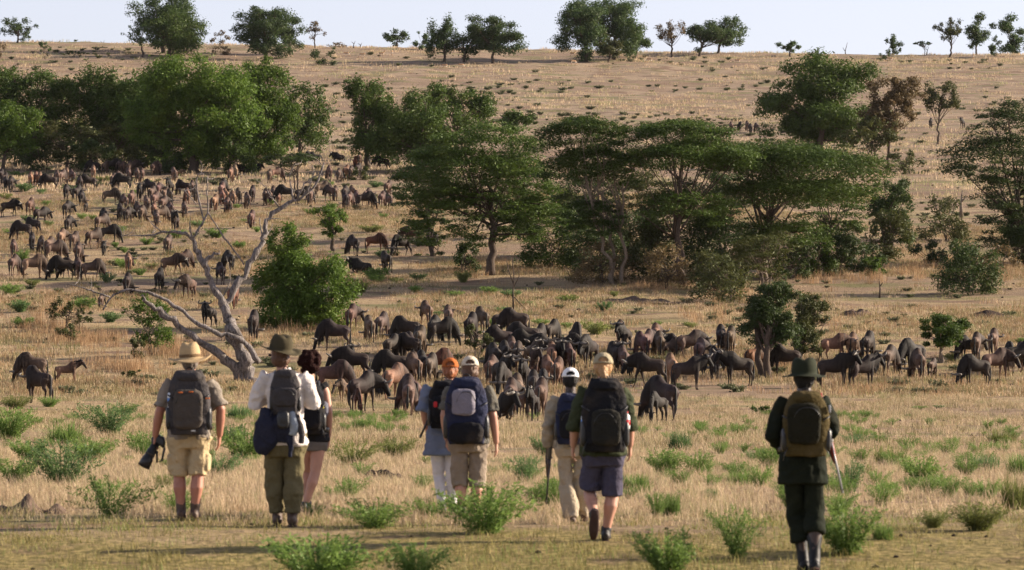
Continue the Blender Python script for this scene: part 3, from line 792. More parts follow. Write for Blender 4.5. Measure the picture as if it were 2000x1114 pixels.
# bare snags on the ridge
def snag(name, label, base, pts, r, mat, seed=0):
    rng = np.random.default_rng(seed); p = hit(*base); s = FPX / p.y
    root = empty(name, p, 0, label, 'dead tree')
    for k, line in enumerate(pts):
        P = np.array([((x - base[0]) / s, rng.normal(0, .1) * (k > 0), (base[1] - y) / s) for x, y in line]); P[0, 2] -= .1 * (k == 0)
        link('trunk' if k == 0 else 'branch', (lambda b: b.tube(P, np.linspace(r * (1 if k == 0 else .55), r * .25, len(P)), 7).mesh('limb'))(MB()), mat, root)
snag('bare_snag', 'forked bare snag rising behind the round hillside tree', (1652, 100), [[(1652, 100), (1651, 85), (1655, 68)], [(1651, 86), (1646, 78)]], .12, BARK, 1)
for i, (x, y, h) in enumerate([(200, 80, 16), (118, 78, 10), (690, 94, 14), (703, 94, 10), (1810, 108, 16)]):
    snag('bare_snag', ['short bare stake on the ridge by the sparse-leaved tree', 'tiny leafless stub on the ridge skyline', 'leaning dry stick on the open ridge', 'short dry stick beside the leaning one on the ridge', 'dark stump by the tiny flat acacia'][i], (x, y), [[(x, y), (x + 1, y - h * .5), (x + 4, y - h)], [(x + 1, y - h * .6), (x - 4, y - h * .9)]], .1, BARK, 10 + i)

# --- trees behind the acacia grove
tree('savanna_tree', 'upright fluffy tree at the open end behind the acacia grove', (715, 330), [(665, 148, 775, 245), (670, 200, 800, 315)], 'spray', F_MID, .95, .22, seed=50)
tree('savanna_tree', 'wide mid-green tree behind the acacia grove, below its highest crown', (825, 334), [(730, 180, 945, 280), (700, 220, 900, 330)], 'spray', F_MID, .95, .25, seed=51)
tree('savanna_tree', 'highest crown behind the acacia grove with a reddish dry patch', (890, 315), [(805, 150, 905, 230), (865, 165, 980, 245)], 'round', F_MID, .85, .2, seed=52)
tree('savanna_tree', 'small round crown showing behind the acacia grove on the bare hillside', (1000, 300), [(955, 207, 1043, 262)], 'round', F_MID, .8, .16, seed=53)
tree('savanna_tree', 'big round dark-green tree on the hillside behind the flat acacia', (1600, 302), [(1500, 95, 1722, 205), (1475, 150, 1640, 285), (1540, 180, 1740, 298)], 'round', F_MID, 1.05, .32, seed=54)
tree('savanna_tree', 'tan half-dry tree with curved trunk beside the big round tree', (1733, 330), [(1690, 138, 1815, 215), (1675, 190, 1790, 262)], 'sparse', F_DRY, .8, .14, BARK, seed=55, lean=.6)
tree('savanna_tree', 'many-stemmed half-bare tree leaning out below the big round tree', (1702, 332), [(1640, 225, 1765, 295)], 'sparse', F_OLIVE, .6, .10, BARK, stems=4, seed=56)
tree('savanna_tree', 'slender straight tree with thin olive crown on the open hillside', (1832, 282), [(1800, 150, 1880, 232)], 'sparse', F_OLIVE, .55, .12, seed=57)

# --- the acacia grove
tree('acacia', 'tall acacia with dark forked trunk standing at the open side of the grove', (957, 538), [(765, 285, 1000, 385), (825, 234, 1070, 330), (780, 350, 960, 480), (900, 300, 1100, 420), (960, 380, 1110, 470)], 'layer', F_MID, .85, .24, BARK, seed=60, fork=.5)
tree('acacia', 'bushy upright acacia with pale bare stems at its foot', (1206, 555), [(1040, 232, 1255, 325), (1045, 290, 1270, 400), (1080, 390, 1230, 460, 0, 'layer')], 'umbrella', F_MID, .9, .18, BARK_PALE, stems=3, seed=61)
tree('acacia', 'dark layered acacia in the middle of the grove', (1335, 560), [(1225, 236, 1440, 310), (1200, 275, 1490, 380), (1225, 370, 1440, 440, 0, 'layer')], 'umbrella', F_MID, 1.0, .2, BARK, stems=2, seed=62)
tree('acacia', 'widest flat-topped acacia with shelf-like green tiers', (1495, 552), [(1350, 280, 1640, 350), (1400, 295, 1745, 390), (1370, 350, 1725, 430), (1420, 420, 1620, 480, 0, 'layer')], 'umbrella', F_MID, 1.0, .24, BARK, seed=63)
tree('acacia', 'small low acacia with fanned stems under the widest flat-topped one', (1497, 566), [(1430, 448, 1570, 500), (1400, 480, 1540, 540)], 'layer', F_OLIVE, .6, .10, BARK_PALE, stems=5, seed=64)
tree('acacia', 'dark flat acacia pad overhanging the slope on the grove\'s open flank', (845, 500), [(762, 288, 905, 350), (760, 320, 880, 400), (800, 395, 880, 500)], 'layer', F_DARK, .6, .14, BARK, seed=65)  # shaded side of the tall forked acacia, shade put into darker leaf colour
tree('acacia', 'dark wide acacia with bare outer twigs at the edge of the hillside', (2010, 520), [(1890, 198, 2060, 300), (1825, 265, 2060, 350), (1880, 330, 2060, 420), (1900, 400, 2060, 500)], 'layer', F_DARK, .75, .26, BARK, seed=66)
for i, (lb, b, l, m, d) in enumerate([
    ('dark acacia filling the gap behind the bushy upright acacia', (1150, 500), [(1060, 330, 1230, 420), (1080, 390, 1220, 480)], F_DARK, .7), ('shaded acacia behind the dark layered one', (1285, 505), [(1190, 330, 1370, 420), (1220, 400, 1360, 490)], F_OLIVE, .7),
    ('dark acacia in the gap before the widest one', (1415, 505), [(1330, 320, 1490, 420), (1350, 400, 1480, 490)], F_DARK, .7), ('green acacia behind the widest one\'s far tiers', (1610, 495), [(1520, 340, 1700, 440), (1560, 420, 1690, 490)], F_MID, .7),
    ('olive acacia behind the tall forked one', (1010, 470), [(930, 300, 1080, 390), (960, 370, 1080, 450)], F_MID, .6)]):
    tree('acacia', lb, b, l, 'layer', m, d, .14, BARK, seed=250 + i, stems=2)
for i, (lb, b, l, m, d) in enumerate([
    ('green thicket under the tall forked acacia', (1075, 525), (1000, 395, 1165, 525), F_MID, .7), ('dark undergrowth behind the pale bare stems', (1160, 535), (1100, 440, 1230, 535), F_DARK, .7),
    ('olive undergrowth in the middle of the grove', (1270, 550), (1215, 430, 1330, 550), F_OLIVE, .6), ('dark undergrowth under the dark layered acacia', (1375, 555), (1310, 420, 1430, 555), F_DARK, .7),
    ('olive leafy bush in front of the grove by tall dry grass', (1430, 590), (1340, 490, 1470, 588), F_OLIVE, .6), ('green bush under the widest acacia\'s far side', (1580, 540), (1530, 440, 1640, 540), F_MID, .6),
    ('dense dark shrub at the foot of the widest acacia', (1640, 538), (1590, 450, 1690, 538), F_DARK, .9), ('dark rounded shrub tree between the grove and the hillside', (1742, 505), (1690, 345, 1795, 420), F_DARK, .9),
    ('brown-green thicket below the dark rounded shrub tree', (1735, 510), (1690, 410, 1790, 508), F_OLIVE, .6), ('open grey-olive thicket between shrub tree and edge acacia', (1850, 470), (1780, 380, 1905, 470), F_OLIVE, .45),
    ('very dark solid bush casting shade on the dry grass', (1895, 575), (1822, 470, 1962, 573), F_DARK, .95), ('dark bush under the edge acacia', (1985, 520), (1940, 420, 2040, 520), F_DARK, .8),
    ('little bright bush beside the slender sapling', (1705, 540), (1680, 500, 1732, 538), F_BRIGHT, .6), ('dark foot of shrubs at the tall forked acacia\'s trunk', (905, 535), (870, 470, 945, 534), F_DARK, .55),
    ('brown dry brush between the grove trunks', (1180, 552), (1110, 470, 1250, 552), F_DRY, .35), ('tangled dry brush under the dark layered acacia', (1300, 565), (1240, 480, 1360, 562), F_DRY, .35),
    ('dark tangle behind the widest acacia trunk', (1450, 540), (1370, 430, 1500, 540), F_DARK, .6), ('shaded bush behind the fanned low acacia', (1540, 545), (1470, 440, 1600, 545), F_DARK, .6),
    ('dark brush on the grove\'s inner edge', (1240, 525), (1180, 410, 1300, 525), F_DARK, .6), ('olive brush below the tall forked acacia\'s outer limb', (820, 480), (775, 430, 870, 480), F_OLIVE, .5),
    ('leafy brush beside the fanned low acacia', (1400, 575), (1355, 520, 1450, 575), F_OLIVE, .5), ('low dark brush joining the shrub tree to the grove', (1690, 530), (1650, 470, 1740, 530), F_DARK, .6),
    ('low dark brush beside the solid dark bush', (1815, 520), (1775, 470, 1850, 520), F_DARK, .6), ('dry brush under the edge acacia', (1955, 530), (1905, 480, 2000, 530), F_DRY, .4),
    ('pale green low shrub beneath the acacia stems', (1120, 420), (1060, 370, 1200, 440), F_MID, .5), ('dull bush under the tan half-dry tree', (1770, 340), (1725, 290, 1815, 340), F_OLIVE, .4)]):
    g = l
    if i == 7: tree('shrub', lb, b, [g, (1700, 380, 1785, 470)], 'bush', m, d, .14, stems=2, seed=220 + i, cat='shrub')
    else: tree('shrub', lb, b, [g], 'bush', m, d, .06, stems=5, seed=220 + i, cat='shrub')

# --- near trees and bushes
tree('leafy_tree', 'small dark two-stemmed leafy tree standing among the herd', (1506, 738), [(1458, 538, 1562, 630), (1436, 575, 1535, 685), (1490, 600, 1575, 695)], 'round', F_DARK, 1.25, .22, BARK, seed=70, leaf=6, stems=2)
tree('leafy_tree', 'lighter companion tree leaning beside the dark two-stemmed one', (1558, 715), [(1530, 570, 1622, 655), (1540, 625, 1615, 700)], 'round', F_OLIVE, 1.2, .10, BARK_PALE, seed=71, leaf=6, stems=3)
tree('round_tree', 'small round dense tree with thin pale trunk', (1838, 710), [(1788, 608, 1895, 672), (1800, 630, 1880, 690)], 'round', F_MID, 1.5, .10, BARK_PALE, seed=72, leaf=6, stems=2)
tree('green_bush', 'big bright-green feathery bush behind the dead tree', (590, 642), [(515, 438, 605, 540), (474, 490, 640, 645), (555, 500, 696, 645), (520, 560, 660, 650)], 'bush', F_BRIGHT, 1.15, .10, BARK, seed=73, leaf=8, stems=5, cat='bush')
tree('small_tree', 'small bright mop-headed tree above the big feathery bush', (650, 490), [(606, 390, 690, 450), (625, 420, 675, 470)], 'round', F_BRIGHT, .9, .14, BARK, seed=74, leaf=6)
tree('leafy_shrub', 'open yellow-green shrub behind the straw-hatted walker', (300, 694), [(236, 570, 330, 640), (262, 610, 352, 690)], 'sparse', F_BRIGHT, .42, .05, BARK_PALE, seed=75, leaf=7, stems=6, cat='shrub')
tree('leafy_shrub', 'dark brushy shrub on the slope beyond the lone calf', (128, 640), [(92, 578, 150, 632), (140, 600, 186, 632)], 'bush', F_OLIVE, .5, .04, BARK, seed=76, leaf=6, stems=5, cat='shrub')
tree('leafy_shrub', 'straggly olive shrub under the dark brushy one', (135, 668), [(100, 632, 175, 666)], 'sparse', F_OLIVE, .5, .04, BARK, seed=77, leaf=6, stems=5, cat='shrub')
tree('leafy_shrub', 'thin leafy sapling growing inside the packed herd', (932, 705), [(900, 622, 935, 690), (930, 640, 968, 690)], 'sparse', F_OLIVE, .55, .04, BARK_PALE, seed=78, leaf=6, stems=5, cat='shrub')
tree('leafy_shrub', 'tiny dark shrub throwing a long shadow over the straw', (1495, 812), [(1462, 792, 1522, 812)], 'bush', F_MID, .7, .03, BARK, seed=79, leaf=6, stems=4, cat='shrub')
tree('leafy_shrub', 'low olive shrub in the grass close to the lone calf', (248, 742), [(228, 718, 285, 740)], 'sparse', F_OLIVE, .5, .03, BARK, seed=80, leaf=6, stems=4, cat='shrub')
tree('leafy_shrub', 'dark little bush beside the grazing row', (705, 352), [(685, 325, 728, 352)], 'bush', F_OLIVE, .7, .04, BARK, seed=81, leaf=6, stems=4, cat='shrub')
tree('leafy_shrub', 'yellowish shrub low beside the open yellow-green one', (265, 700), [(245, 660, 285, 700)], 'bush', F_OLIVE, .5, .04, BARK, seed=82, leaf=6, stems=4, cat='shrub')
snag('bare_sapling', 'thin leafless sapling standing on the slope behind the herd', (1003, 606), [[(1003, 606), (1002, 570), (1004, 545), (1001, 505)], [(1003, 555), (992, 525), (990, 508)], [(1003, 562), (1014, 540), (1012, 520)], [(1004, 580), (1020, 598), (1030, 606)]], .055, BARK, 31)
snag('bare_sapling', 'knee-bent bare stake with a green tuft behind it', (1718, 582), [[(1718, 582), (1719, 565), (1717, 545)], [(1719, 560), (1724, 552)]], .07, BARK, 32)
snag('dead_stump', 'weathered grey stump in the olive thicket', (1878, 425), [[(1878, 425), (1877, 400), (1880, 372)], [(1877, 395), (1886, 385)]], .16, BARK_PALE, 33)

# --- the dead tree
def dead_tree():
    base = (490, 748); rng = np.random.default_rng(3); p = hit(*base); s = FPX / p.y
    root = empty('dead_tree', p, 0, 'large bare grey dead tree with long arching limbs', 'dead tree')
    def limb(name, pts, w0, w1, y0=0, y1=0):
        q = np.array(pts, float); n = len(q)
        P = np.stack([(q[:, 0] - base[0]) / s, np.linspace(y0, y1, n), (base[1] - q[:, 1]) / s], 1)
        t = np.linspace(0, n - 1, n * 4 - 3); k = np.arange(n)
        P = np.stack([np.interp(t, k, P[:, i]) for i in range(3)], 1)
        for _ in range(2): P[1:-1] = (P[:-2] + 2 * P[1:-1] + P[2:]) / 4
        m = len(P); rad = np.linspace(w0, w1, m) / s / 2 * .66 * (1 + .16 * rng.normal(size=m))
        P[1:-1] += rng.normal(0, .45, (m - 2, 3)) * rad[1:-1, None]
        mb = MB().tube(P, np.stack([rad, rad * 1.1], 1), 12)
        link(name, mb.mesh(name), DEADWOOD, root)
    limb('trunk', [(492, 752), (472, 705), (455, 660), (444, 625), (437, 598)], 48, 27)
    limb('limb', [(438, 606), (458, 565), (492, 515), (510, 475), (519, 432), (545, 405), (582, 388), (615, 364), (631, 316)], 22, 5, 0, .6)
    limb('limb', [(440, 606), (418, 562), (402, 525), (386, 495), (378, 468), (360, 456), (320, 455), (285, 462), (245, 462)], 21, 2, 0, -.8)
    limb('limb', [(488, 745), (455, 716), (400, 672), (350, 636), (310, 606), (288, 590), (283, 578)], 32, 6, .1, -1.2)
    limb('limb', [(508, 708), (480, 668), (446, 655), (402, 641), (362, 612), (320, 583), (285, 570), (250, 566), (222, 583), (209, 607)], 15, 4, -.5, -1.6)
    limb('branch', [(222, 582), (192, 572), (165, 562), (140, 557)], 6, 1.5, -1.55, -1.7)
    limb('branch', [(402, 522), (412, 502), (420, 496), (430, 497)], 13, 5, -.3, -.5)
    limb('branch', [(378, 466), (396, 440), (408, 410), (404, 370), (406, 345)], 7, 2, -.5, -.2)
    limb('branch', [(400, 432), (388, 390), (384, 350), (392, 338), (400, 342)], 6, 3, -.35, -.7)
    limb('branch', [(406, 415), (425, 445), (450, 480), (476, 517)], 4, 5, -.3, .1)
    limb('branch', [(385, 400), (372, 385), (362, 372)], 3, 1.2, -.6, -.8)
    limb('branch', [(378, 467), (372, 445), (374, 425)], 5, 1.5, -.5, -.6)
    limb('branch', [(320, 455), (300, 440), (288, 425)], 4, 1.2, -.65, -.5)
    limb('branch', [(580, 389), (592, 358), (612, 345), (624, 340)], 6, 2.5, .4, .2)
    limb('branch', [(572, 393), (566, 365), (562, 340), (575, 318)], 5, 1.5, .35, .7)
    limb('branch', [(600, 376), (606, 350), (612, 325)], 4, 1.2, .4, .8)
    limb('branch', [(513, 468), (508, 445), (506, 425)], 6, 2.5, .2, .1)
    limb('branch', [(545, 405), (525, 380), (518, 362)], 4, 1.5, .3, .1)
    limb('branch', [(520, 430), (535, 425), (548, 428)], 4, 1.2, .25, .4)
    limb('branch', [(430, 590), (452, 545), (440, 500)], 3, 1, .05, .5)
    limb('branch', [(512, 470), (524, 455), (531, 436)], 4, 1.2, .2, .5)
    for k_ in range(26):                                   # fine dead twigs on the outer limbs
        x, y = [(245, 462), (300, 457), (340, 455), (404, 350), (392, 345), (360, 375), (560, 345), (575, 322), (612, 330), (628, 322), (518, 366), (150, 558), (180, 568), (590, 380), (545, 405), (430, 497), (212, 600), (386, 480), (520, 440), (470, 505)][k_ % 20]
        a_ = rng.uniform(.2, 2.9); l_ = rng.uniform(14, 34)
        limb('twig', [(x, y), (x + l_ * .5 * math.cos(a_) + rng.normal(0, 3), y - l_ * .5 * math.sin(a_)), (x + l_ * math.cos(a_ + .3), y - l_ * math.sin(a_ + .3))], 2.4, .8, rng.uniform(-.6, .6) if x > 400 else -.8, rng.uniform(-.9, .9))
dead_tree()
# ------------------------------------------------------------------ wildebeest
def hide_material():
    m, nt, p, o = nodes_of('wildebeest_hide')
    at = nt.nodes.new('ShaderNodeAttribute'); at.attribute_name = 'Col'
    oi = nt.nodes.new('ShaderNodeObjectInfo')
    tc = nt.nodes.new('ShaderNodeTexCoord').outputs['Object']
    c = mixc(nt, 1.0, at.outputs['Color'], oi.outputs['Color'], 'MULTIPLY')
    c2 = mixc(nt, mapr(nt, noise_n(nt, tc, 5, 5), .35, .65, .0, .75), c, mixc(nt, 1.0, c, (.55, .5, .5), 'MULTIPLY'))
    nt.links.new(c2, p.inputs['Base Color']); p.inputs['Roughness'].default_value = .7
    p.inputs['Specular IOR Level'].default_value = .22
    
    bumpn(nt, p, noise_n(nt, mapping(nt, tc, (1, 1, .3)), 60, 3), .5, .01)
    return m
HIDE = hide_material()
HORN = fabric('horn', (.14, .125, .11), .55, .4, 12, None, .3)
HAIR_BLACK = fabric('black_hair', (.014, .012, .012), .7, .5, 30, None, .3, .8, 80, .01)
HAIR_PALE = fabric('beard_hair', (.16, .115, .08), .8, .5, 30, None, .2, .8, 80, .01)

def gnu_parts(pose='graze', calf=False, walk=0.0, turn=0.0, seed=0):
    """returns meshes in a frame facing +x, hooves at z = 0; adult withers about 1.3 m"""
    rng = np.random.default_rng(seed)
    mb = MB(); lying = pose == 'lie'
    g = -.50 if lying else 0.0
    X = [-.70, -.65, -.50, -.28, 0, .24, .42, .56, .66]
    Z = [.95, .93, .90, .885, .89, .955, 1.05, 1.07, 1.02]
    RZ = [.07, .16, .225, .245, .275, .345, .39, .33, .20]
    RY = [.06, .13, .170, .190, .220, .225, .205, .175, .12]
    if calf: RZ = [r * .80 for r in RZ]; RY = [r * .74 for r in RY]
    mb.tube([(x, 0, z + g) for x, z in zip(X, Z)], [(ry, rz) for ry, rz in zip(RY, RZ)], 16)
    ct, st = math.cos(turn), math.sin(turn)
    def T(x, z, y=0.0):                       # neck and head swing sideways about the shoulder
        dx = x - .55
        return np.array([.55 + dx * ct - y * st, dx * st + y * ct, z + g])
    if pose in ('graze', 'walkgraze'):
        neck = [T(.50, 1.08), T(.72, .95), T(.88, .72), T(.97, .52)]; poll, muz = T(1.00, .50), T(1.13, .07)
    elif pose in ('up', 'lie'):
        neck = [T(.48, 1.06), T(.70, 1.14), T(.86, 1.22), T(.95, 1.28)]; poll, muz = T(.96, 1.33), T(1.24, .98)
    else:
        neck = [T(.50, 1.08), T(.74, 1.05), T(.92, 1.00), T(1.02, .95)]; poll, muz = T(1.04, .98), T(1.26, .58)
    mb.tube(neck, [(.165, .33), (.15, .27), (.13, .22), (.105, .16)] if not calf else [(.09, .19), (.075, .15), (.065, .12), (.06, .10)], 12)
    ax = unit(muz - poll)
    fc = .92 if calf else 1.22
    mb.tube([poll - ax * .04, poll + ax * .10, poll + ax * .26, poll + ax * .42, poll + ax * .50], np.array([(.075, .09), (.085, .115), (.068, .09), (.07, .075), (.06, .055)]) * fc, 10)
    side = unit(np.cross(ax, [0, 0, 1.0]) if abs(ax[2]) < .98 else np.array([0, 1.0, 0]))
    for k in (-1, 1):                          # ears
        e0 = poll + side * k * .07; mb.tube([e0, e0 + side * k * .09 + np.array([0, 0, -.01]), e0 + side * k * .17 + np.array([0, 0, -.05])], [(.03, .02), (.035, .02), (.012, .012)], 6)
    for k in (-1, 1):
        w = walk * k
        if lying:
            mb.tube([(.42, .14 * k, .45), (.60, .18 * k, .16), (.40, .19 * k, .06), (.25, .18 * k, .05)], [.11, .06, .045, .04], 8)
            mb.tube([(-.45, .16 * k, .40), (-.15, .26 * k, .16), (-.48, .28 * k, .07), (-.22, .30 * k, .05)], [.17, .09, .05, .04], 8)
            continue
        q = 1.0 if not calf else .82
        mb.tube([(.44, .10 * k, .95), (.46 + w * .06, .12 * k, .70), (.47 + w * .16, .115 * k, .46), (.46 + w * .20, .11 * k, .28), (.46 + w * .26, .11 * k, .10), (.49 + w * .27, .11 * k, .05), (.50 + w * .27, .11 * k, -.02)],
                np.array([(.10, .15), (.07, .10), (.048, .055), (.034, .036), (.030, .032), (.042, .042), (.046, .05)]) * q, 9, ref=(1, 0, 0))
        h = -w
        mb.tube([(-.52, .10 * k, .95), (-.45 + h * .05, .125 * k, .74), (-.50 + h * .10, .125 * k, .58), (-.62 + h * .16, .12 * k, .45), (-.60 + h * .20, .115 * k, .28), (-.585 + h * .26, .115 * k, .10), (-.56 + h * .27, .115 * k, .05), (-.55 + h * .27, .115 * k, -.02)],
                np.array([(.13, .20), (.105, .17), (.07, .10), (.048, .058), (.034, .038), (.032, .034), (.046, .046), (.05, .055)]) * q, 9, ref=(1, 0, 0))
    body = fuse(mb, 'wildebeest_body', .026, 3, .42)
    co = coords(body); x, y, z = co.T
    base = np.ones((len(co), 3)) * np.array([1.0, .86, .76])
    stripe = np.clip(np.sin(x * 34 + 2.5 * noise3(co * 5, 3)) * 2 - .3, 0, 1) * np.clip((x - .05) / .2, 0, 1) * np.clip((z - .65 - g) / .15, 0, 1)
    base *= (1 + .55 * np.clip((.0 - x) / .5, 0, 1))[:, None]
    base *= (1 - .65 * stripe)[:, None]
    base *= (1 - .45 * np.clip((x - .1) / .5, 0, 1) * (z > .6 + g))[:, None]
    hd = np.clip(((co - poll) @ ax + .02) / .18, 0, 1) * (np.linalg.norm(co - (poll + ax * .22), axis=1) < .36)
    base = base * (1 - hd[:, None]) + np.array([.22, .19, .18]) * hd[:, None] if not calf else base * (1 - .55 * hd[:, None])
    low = np.clip((.62 - z) / .25, 0, 1) * (np.abs(z - g) < .8) * (hd < .1)
    base = base * (1 - low[:, None]) + np.array([.95, .70, .52]) * low[:, None]
    base *= (1 - .6 * np.clip((.07 - z) / .03, 0, 1))[:, None]
    belly = np.clip((.74 + g - z) / .12, 0, 1) * (np.abs(x) < .5) * (np.abs(y) < .2)
    base *= (1 + .25 * belly)[:, None]
    paint(body, base)
    out = {'body': body}
    def md(b, nm): return b.mesh(nm)
    if True:
        hs = []
        L = .55 if calf else 1.0
        upv = unit(np.cross(side, ax)); upv = upv if upv[2] >= 0 or abs(upv[2]) < .3 else -upv
        if pose in ('graze', 'walkgraze'): upv = unit(T(2, 1) - T(1, 1)) * .9 + np.array([0, 0, .2])
        if calf:
            for k in (-1, 1): hs.append(md(MB().tube([poll + side * k * .04, poll + side * k * .07 + upv * .08, poll + side * k * .06 + upv * .15], [.02, .015, .005], 6), 'horn'))
        else:
            for k in (-1, 1):
                hs.append(md(MB().tube([poll + side * k * .02 + upv * .06, poll + side * k * .12 + upv * .05, poll + side * k * .23 + upv * .0, poll + side * k * .35 + upv * .06, poll + side * k * .36 + upv * .17, poll + side * k * .30 + upv * .25, poll + side * k * .25 + upv * .29],
                                       [.075, .060, .048, .040, .032, .022, .008], 7), 'horn'))
        out['horn'] = hs
        out['tail'] = md(MB().tube([(-.64, 0, 1.03 + g), (-.71, .0, .97 + g), (-.74, .01, .78 + g), (-.73, .02, max(.58 + g, .12)), (-.72, .02, max(.38 + g, .07)), (-.70, .03, max(.22 + g, .04))], [.04, .03, .03, .055, .055, .015], 7), 'tail')
        # mane: ragged crest along the neck; beard: fringe under it
        def fringe(line, dirn, ln, nm, mt):
            P = np.array(line); b = MB(); n = 26
            t = np.linspace(0, len(P) - 1, n); Q = np.stack([np.interp(t, np.arange(len(P)), P[:, i]) for i in range(3)], 1)
            for i in range(n):
                l = ln * rng.uniform(.7, 1.25); e = Q[i] + np.array(dirn) * l + rng.normal(0, .02, 3)
                b.tube([Q[i] - np.array(dirn) * .05, (Q[i] + e) / 2 + rng.normal(0, .012, 3), e], [(.035, .02), (.028, .015), (.006, .005)], 5)
            return md(b, nm)
        k = .55 if calf else 1.0
        nt = [np.array(n_) + np.array([0, 0, r]) for n_, r in zip(neck, (.22, .19, .15, .11))]
        sidev = np.array([-st, ct, 0])
        crest = (0, 0, 1) if pose not in ('graze', 'walkgraze') else tuple(unit(np.array([.75 * ct, .75 * st, .6])))
        if pose in ('graze', 'walkgraze'): nt = [np.array(n_) + np.array(crest) * r for n_, r in zip(neck, (.20, .17, .14, .10))]
        out['mane'] = fringe(nt, crest, .10 * k, 'mane', None)
        und = [np.array(n_) - np.array(crest) * r for n_, r in zip(neck[1:], (.17, .14, .10))]
        out['beard'] = fringe(und, (0, 0, -1), .32 * k, 'beard', None)
    return out

GNU = {
    'g1': gnu_parts('graze', seed=1), 'g2': gnu_parts('graze', walk=.7, turn=.45, seed=2), 'g3': gnu_parts('graze', walk=-.6, turn=-.5, seed=3),
    'u1': gnu_parts('up', seed=4), 'u2': gnu_parts('up', walk=.5, turn=.6, seed=5), 'm1': gnu_parts('mid', walk=.9, seed=6), 'm2': gnu_parts('mid', walk=-.4, turn=-.6, seed=7),
    'l': gnu_parts('lie', seed=8, turn=.4), 'cu': gnu_parts('up', True, .3, seed=9), 'cg': gnu_parts('graze', True, -.4, .3, seed=10), 'cm': gnu_parts('mid', True, .6, -.3, seed=11)}
FAR_GNU = {}
def far_mesh(k):
    """distant copy: every piece in one mesh"""
    if k in FAR_GNU: return FAR_GNU[k]
    G = GNU[k]; V = []; F = []; M = []; n = 0; C = []
    for nm, mi in (('body', 0), ('horn', 1), ('tail', 2), ('mane', 2), ('beard', 3)):
        for me in (G[nm] if isinstance(G[nm], list) else [G[nm]]):
            c = coords(me); V.append(c)
            for pl in me.polygons: F.append(tuple(i + n for i in pl.vertices)); M.append(mi)
            if nm == 'body':
                a = np.empty(len(c) * 4); me.attributes['Col'].data.foreach_get('color', a); C.append(a.reshape(-1, 4)[:, :3])
            else: C.append(np.ones((len(c), 3)))
            n += len(c)
    me = bpy.data.meshes.new('wildebeest'); me.from_pydata(np.concatenate(V).tolist(), [], F)
    me.polygons.foreach_set('material_index', M); me.polygons.foreach_set('use_smooth', [True] * len(F)); paint(me, np.concatenate(C))
    for m in (HIDE, HORN, HAIR_BLACK, HAIR_PALE): me.materials.append(m)
    FAR_GNU[k] = me
    return me
TONE = {'d': (.026, .021, .020), 'b': (.088, .063, .054), 't': (.165, .110, .080), 'r': (.135, .064, .040)}
TWORD = {'d': 'dark', 'b': 'grey-brown', 't': 'tan', 'r': 'reddish'}
rngh = np.random.default_rng(77)

def zone_of(x, y):
    if y < 275: return 'far out on the bare hillside'
    if x < 200 and y > 640: return 'in the straw by the lone calf'
    if y > 560 and x < 560: return 'by the foot of the dead tree'
    if y > 560 and x < 1235: return 'in the packed herd ahead of the walkers'
    if y > 560 and x < 1560: return 'in the loose group by the two-stemmed tree'
    if y > 560: return 'in the group near the small round tree'
    if x > 640 and y > 440: return 'by the tall forked acacia'
    if x > 405: return 'in the row behind the dead tree' if y > 372 else 'under the flat dark acacia below the wood'
    if y > 440: return 'on the slope level with the dead tree'
    if y > 372: return 'in the crowd on the upper slope'
    return 'at the edge of the green wood'

def gnu(px, py, head=90, k=None, tone='b', size=1.0, label=None, calf=False):
    p = hit(px, py)
    if k is None:
        k = str(rngh.choice(['cg', 'cm', 'cu'] if calf else ['g1', 'g2', 'g3', 'g1', 'm1', 'm2', 'g2', 'g3']))
    calf = k[0] == 'c'
    yaw = RAD(head + rngh.uniform(-22, 22))
    sc = min(size, 1.07) * rngh.uniform(.95, 1.06) * (.72 if calf else 1.0)
    t = np.array(TONE[tone]) * rngh.uniform(.82, 1.25) * (1 + rngh.normal(0, .05, 3))
    pose = {'g': 'grazing', 'u': 'standing head up', 'm': 'walking head level', 'l': 'lying down', 'c': 'calf'}[k[0]]
    h = head % 360
    face = 'facing uphill' if 45 <= h <= 135 else 'facing the walkers' if 225 <= h <= 315 else 'side-on'
    zn = zone_of(px, py)
    lb = label or ('%s wildebeest calf %s' % (TWORD[tone], face) if calf else '%s wildebeest %s %s' % (TWORD[tone], pose, face))
    grp = None if label else 'wildebeest ' + zn
    far = p.y > 262
    if far:
        o = link('wildebeest', far_mesh(k), None, None, p); o.color = (*t, 1)
    else:
        o = empty('wildebeest', p); G = GNU[k]
        for nm, mt in (('body', HIDE), ('horn', HORN), ('tail', HAIR_BLACK), ('mane', HAIR_BLACK), ('beard', HAIR_BLACK if tone == 'd' else HAIR_PALE)):
            if calf and nm == 'beard': continue
            for me in (G[nm] if isinstance(G[nm], list) else [G[nm]]):
                c = link(nm, me, mt, o)
                if nm == 'body': c.color = (*t, 1)
                elif c.data.materials and c.data.materials[0] != mt:
                    c.material_slots[0].link = 'OBJECT'; c.material_slots[0].material = mt
    o.location.z -= .02
    o.rotation_euler = (0, 0, yaw); sc *= .91; o.scale = (sc * .86, sc, sc)
    return tag(o, lb, 'wildebeest', grp)

